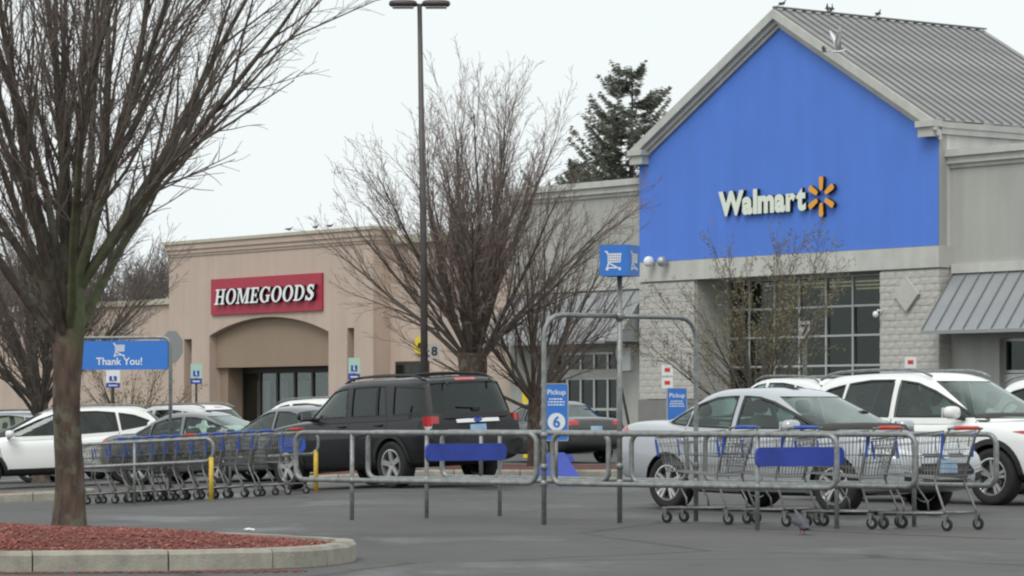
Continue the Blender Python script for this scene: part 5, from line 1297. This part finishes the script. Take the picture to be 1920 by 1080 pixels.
def conifer(loc, H, Rr, label, seed):
    random.seed(seed); root = tag(empty('conifer', loc), label, 'tree', 'evergreens behind the stores')
    MB().tube([(0,0,-1),(0,0,H*.5),(.1,0,H*.965)], [.32,.2,.02], 10).build('trunk', M['conifer_bark'], root, smooth=True)
    nb, bb = MB(), MB(); z = H*.18
    while z < H*.985:
        t = (z-H*.18)/(H*.82); Lm = Rr*(1-t)**.75*(.75+.5*random.random())+.25
        for k in range(random.choice((3, 4, 5))):
            az = random.uniform(0, 2*pi); L = Lm*random.uniform(.65, 1.12); n = 7; P = []
            d = V((cos(az), sin(az), 0)); lift = .35*t
            for i in range(n+1):
                s = i/n; P.append(V((0,0,z))+d*L*s+V((0, 0, L*(lift*s-.30*s*(1-s)*1.6+.22*s**3))))
            rod(bb, P, [.045*(1-.85*i/n)*(1-.6*t) for i in range(n+1)], 4)
            cnt = int(L*24)+8; sd_ = V((-d.y, d.x, 0))
            for j in range(cnt):
                s = .22+.78*(j+random.random())/cnt; i = min(n-1, int(s*n)); p = P[i].lerp(P[i+1], s*n-i)
                l = (.22+.42*(1-s))*random.uniform(.5, 1.1); si = random.choice((-1, 1))
                v = (d*.75+sd_*si*random.uniform(.2, 1)+V((0,0,random.uniform(-.45,.12)))).normalized()
                for _ in range(4):
                    w = V((random.gauss(0,1), random.gauss(0,1), random.gauss(0,1))).cross(v).normalized()*random.uniform(.018, .042)
                    o = V((random.gauss(0,.06), random.gauss(0,.06), random.gauss(0,.05)))
                    nb.add([p+o-w*.4, p+o+v*l*.5-w, p+o+v*l, p+o+v*l*.5+w], [(0,1,2,3)])
        z += H*.82*random.uniform(.012, .024)
    bb.build('boughs', M['conifer_bark'], root); nb.build('crown', M['needle'], root)
p = at(1182, 150, 776); conifer((p.x, 150, 0), 17.7, 6.4, 'tall ragged evergreen rising behind the blue gable', 3)
p = at(1092, 165, 776); conifer((p.x, 165, 0), 14.2, 5.0, 'shorter evergreen to the side of the tall one behind the grey wing', 4)

# distant leafless woods on a low rise behind the beige store
def hills():
    vs = []; nx, ny = 40, 8
    for j in range(ny+1):
        for i in range(nx+1):
            x = -75+90*i/nx; y = 185+22*j; k = sin(pi*min(1, max(0, (x+78)/95)))**.6
            vs.append((x, y, -1+(j/ny)**.28*(14.5 if x < -30 else 12.5)*k*(.9+.1*sin(x*.21))+.6*sin(x*.5+j)))
    fs = [(j*(nx+1)+i, j*(nx+1)+i+1, (j+1)*(nx+1)+i+1, (j+1)*(nx+1)+i) for j in range(ny) for i in range(nx)]
    tag(MB().add(vs, fs).build('hill', M['hill'], smooth=True), 'low brown hillside far behind the beige store', None, None, 'structure')
    return vs, nx
hv, hnx = hills()
def woods():
    random.seed(77); mb = MB()
    for _ in range(460):
        x, y = random.uniform(-72, 12), random.uniform(188, 330)
        i = min(hnx-1, max(0, int((x+75)/90*hnx))); j = min(7, int((y-185)/22)); z = hv[j*(hnx+1)+i][2]
        if y > 345: continue
        H = random.uniform(3.5, 6.5); n = 9
        for k in range(n):
            az, el = random.uniform(0, 2*pi), random.uniform(.05, .75); d = V((sin(el)*cos(az), sin(el)*sin(az), cos(el)))
            b = V((x, y, z+H*random.uniform(.15, .5))); P = [b]; D = d
            for s in range(4):
                D = (D+V((random.gauss(0,.16), random.gauss(0,.16), .06))).normalized(); P.append(P[-1]+D*H*.14)
            rod(mb, P, [.05,.04,.03,.02,.012], 3)
            for s in range(1, 5):
                for _q in range(3):
                    dd = (D+V((random.gauss(0,.6), random.gauss(0,.6), random.gauss(0,.4)))).normalized(); rod(mb, [P[s], P[s]+dd*H*.09, P[s]+dd*H*.17+V((0,0,.1))], [.022,.016,.010], 3)
        rod(mb, [V((x,y,z-.5)), V((x,y,z+H*.5))], [.11,.06], 4)
    tag(mb.build('woods', M['woods']), 'grey brown leafless woods on the far rise behind the stores', 'woods', None, 'stuff')
woods()

# ------------------------------------------------------------------ birds and litter
def bird_mb(L, stand=True, wing=False):
    """one skin from tail through body and neck to the beak; x forward"""
    st_ = [(-.62,.05,.010,.030),(-.50,.07,.014,.05),(-.34,.10,.05,.08),(-.15,.10,.115,.12),(.05,.11,.135,.14),(.20,.16,.115,.13),(.29,.23,.075,.08),(.33,.30,.060,.062),(.37,.345,.062,.06),(.42,.345,.045,.045),(.455,.335,.016,.018),(.52,.325,.004,.004)]
    n = 10; vs = []
    for x, z, h, w in st_:
        for j in range(n):
            a = 2*pi*j/n; vs.append((x*L, w*cos(a)*L, (z+h*sin(a))*L))
    k = len(st_); fs = [(i*n+j, i*n+(j+1) % n, (i+1)*n+(j+1) % n, (i+1)*n+j) for i in range(k-1) for j in range(n)]+[tuple(range(n)), tuple((k-1)*n+j for j in range(n))]
    return MB().add(vs, fs)
def pigeon(p, ang, label, group, name='pigeon', L=.33, pitch=0.0):
    o = tag(empty(name, p, ang), label, 'bird', group)
    b = bird_mb(L); hgt = .13*L*1.6
    b.v = [(x, y, z+hgt) for x, y, z in b.v]
    if pitch: Mx = Matrix.Rotation(pitch, 3, 'Y'); b.v = [tuple(Mx @ V((x, y, z-hgt))+V((0,0,hgt))) for x, y, z in b.v]
    b.build('body', M['bird'], o, smooth=True)
    for s in (1, -1):
        MB().tube([(.02*L, s*.05*L, hgt+.02*L), (.04*L, s*.05*L, .01), (.12*L, s*.05*L, .004)], .010*L+.001, 5).build('leg', M['red_sign'], o)
        MB().blob((-.10*L, s*.125*L, hgt+.12*L), (.62*L, .05*L, .17*L), 2.2, 10, 6, M=Matrix.Rotation(.12, 3, 'Y')).build('wing', M['bird'], o, smooth=True)
    return o
def to_world(x, y, z): return V((FO.x+ca*x-sa*y, FO.y+sa*x+ca*y, z))
k = 0
for u, pitch in ((1468, -.3), (1550, -.9), (1560, -.9), (1647, -.5)):
    y_ = None; best = 9
    for i in range(200):
        yy = -.3+9*i/200; q = to_world(W/2, yy, 0); uu = 960+FPX*q.x/q.y
        if abs(uu-u) < best: best = abs(uu-u); y_ = yy
    pigeon(to_world(W/2, y_, RZ+.077), FA+random.uniform(-.5, 3), 'dark pigeon perched on the ridge of the gabled metal roof', 'pigeons on the roof ridge', pitch=pitch)
for u in (540, 590, 617):
    q = to_world(ft(u, -.2), -.15, HH+.252); pigeon(q, random.uniform(0, 6), 'dark pigeon perched on the beige store cornice', 'pigeons on the beige cornice')
q = G2(1503, 1003); pigeon((q.x, q.y, 0), R(-70), 'grey pigeon pecking on the asphalt beside the near cart wheels', None, L=.36, pitch=.75)
def gull(p, ang, m, label, L=.48, up=1.25):
    o = tag(empty('gull', p, ang), label, 'bird'); b = bird_mb(L); b.v = [(x, y, z*.55) for x, y, z in b.v]
    b.build('body', M[m], o, smooth=True)
    for s in (1, -1):
        w = MB(); sec = [(0,.06,.0,.13),(.35,.40*cos(up),.40*sin(up),.15),(.7,.72*cos(up*.8)+.02,.78*sin(up*.9),.11),(1,.95*cos(up*.7),1.05*sin(up*.85),.02)]; vs = []
        for t, y, z, c in sec:
            xo = -.10*t*L*2
            vs += [(xo+c*L*1.1, s*y*L*1.35, .07*L+z*L*1.35+.0), (xo, s*y*L*1.35, .07*L+z*L*1.35+.018*(1-t)), (xo-c*L*1.3, s*y*L*1.35, .07*L+z*L*1.35), (xo, s*y*L*1.35, .07*L+z*L*1.35-.010)]
        w.add(vs, [(i*4+j, i*4+(j+1) % 4, (i+1)*4+(j+1) % 4, (i+1)*4+j) for i in range(3) for j in range(4)]+[(0,1,2,3),(12,13,14,15)])
        w.build('wing', M[m], o, smooth=True)
    return o
gull(at(1572, 84, 99), R(15), 'gull', 'white gull flying with raised wings before the metal roof', .48, 1.30)
gull(at(1546, 88, 98), R(160), 'gull_grey', 'greyer gull gliding just behind the white gull', .36, .25)
# litter
lt = MB(); vs = []
for i in range(10):
    a = 2*pi*i/10; r_ = .055+.02*sin(3*a); vs.append((r_*cos(a), r_*.8*sin(a), .006+.012*abs(sin(2.3*a))))
vs.append((0, 0, .03)); lt.add(vs, [(i, (i+1) % 10, 10) for i in range(10)]+[tuple(range(10))[::-1]])
tag(lt.build('paper_litter', M['paper'], loc=(G2(466, 996).x, G2(466, 996).y, .004)), 'scrap of white paper lying on the asphalt past the island', 'litter')
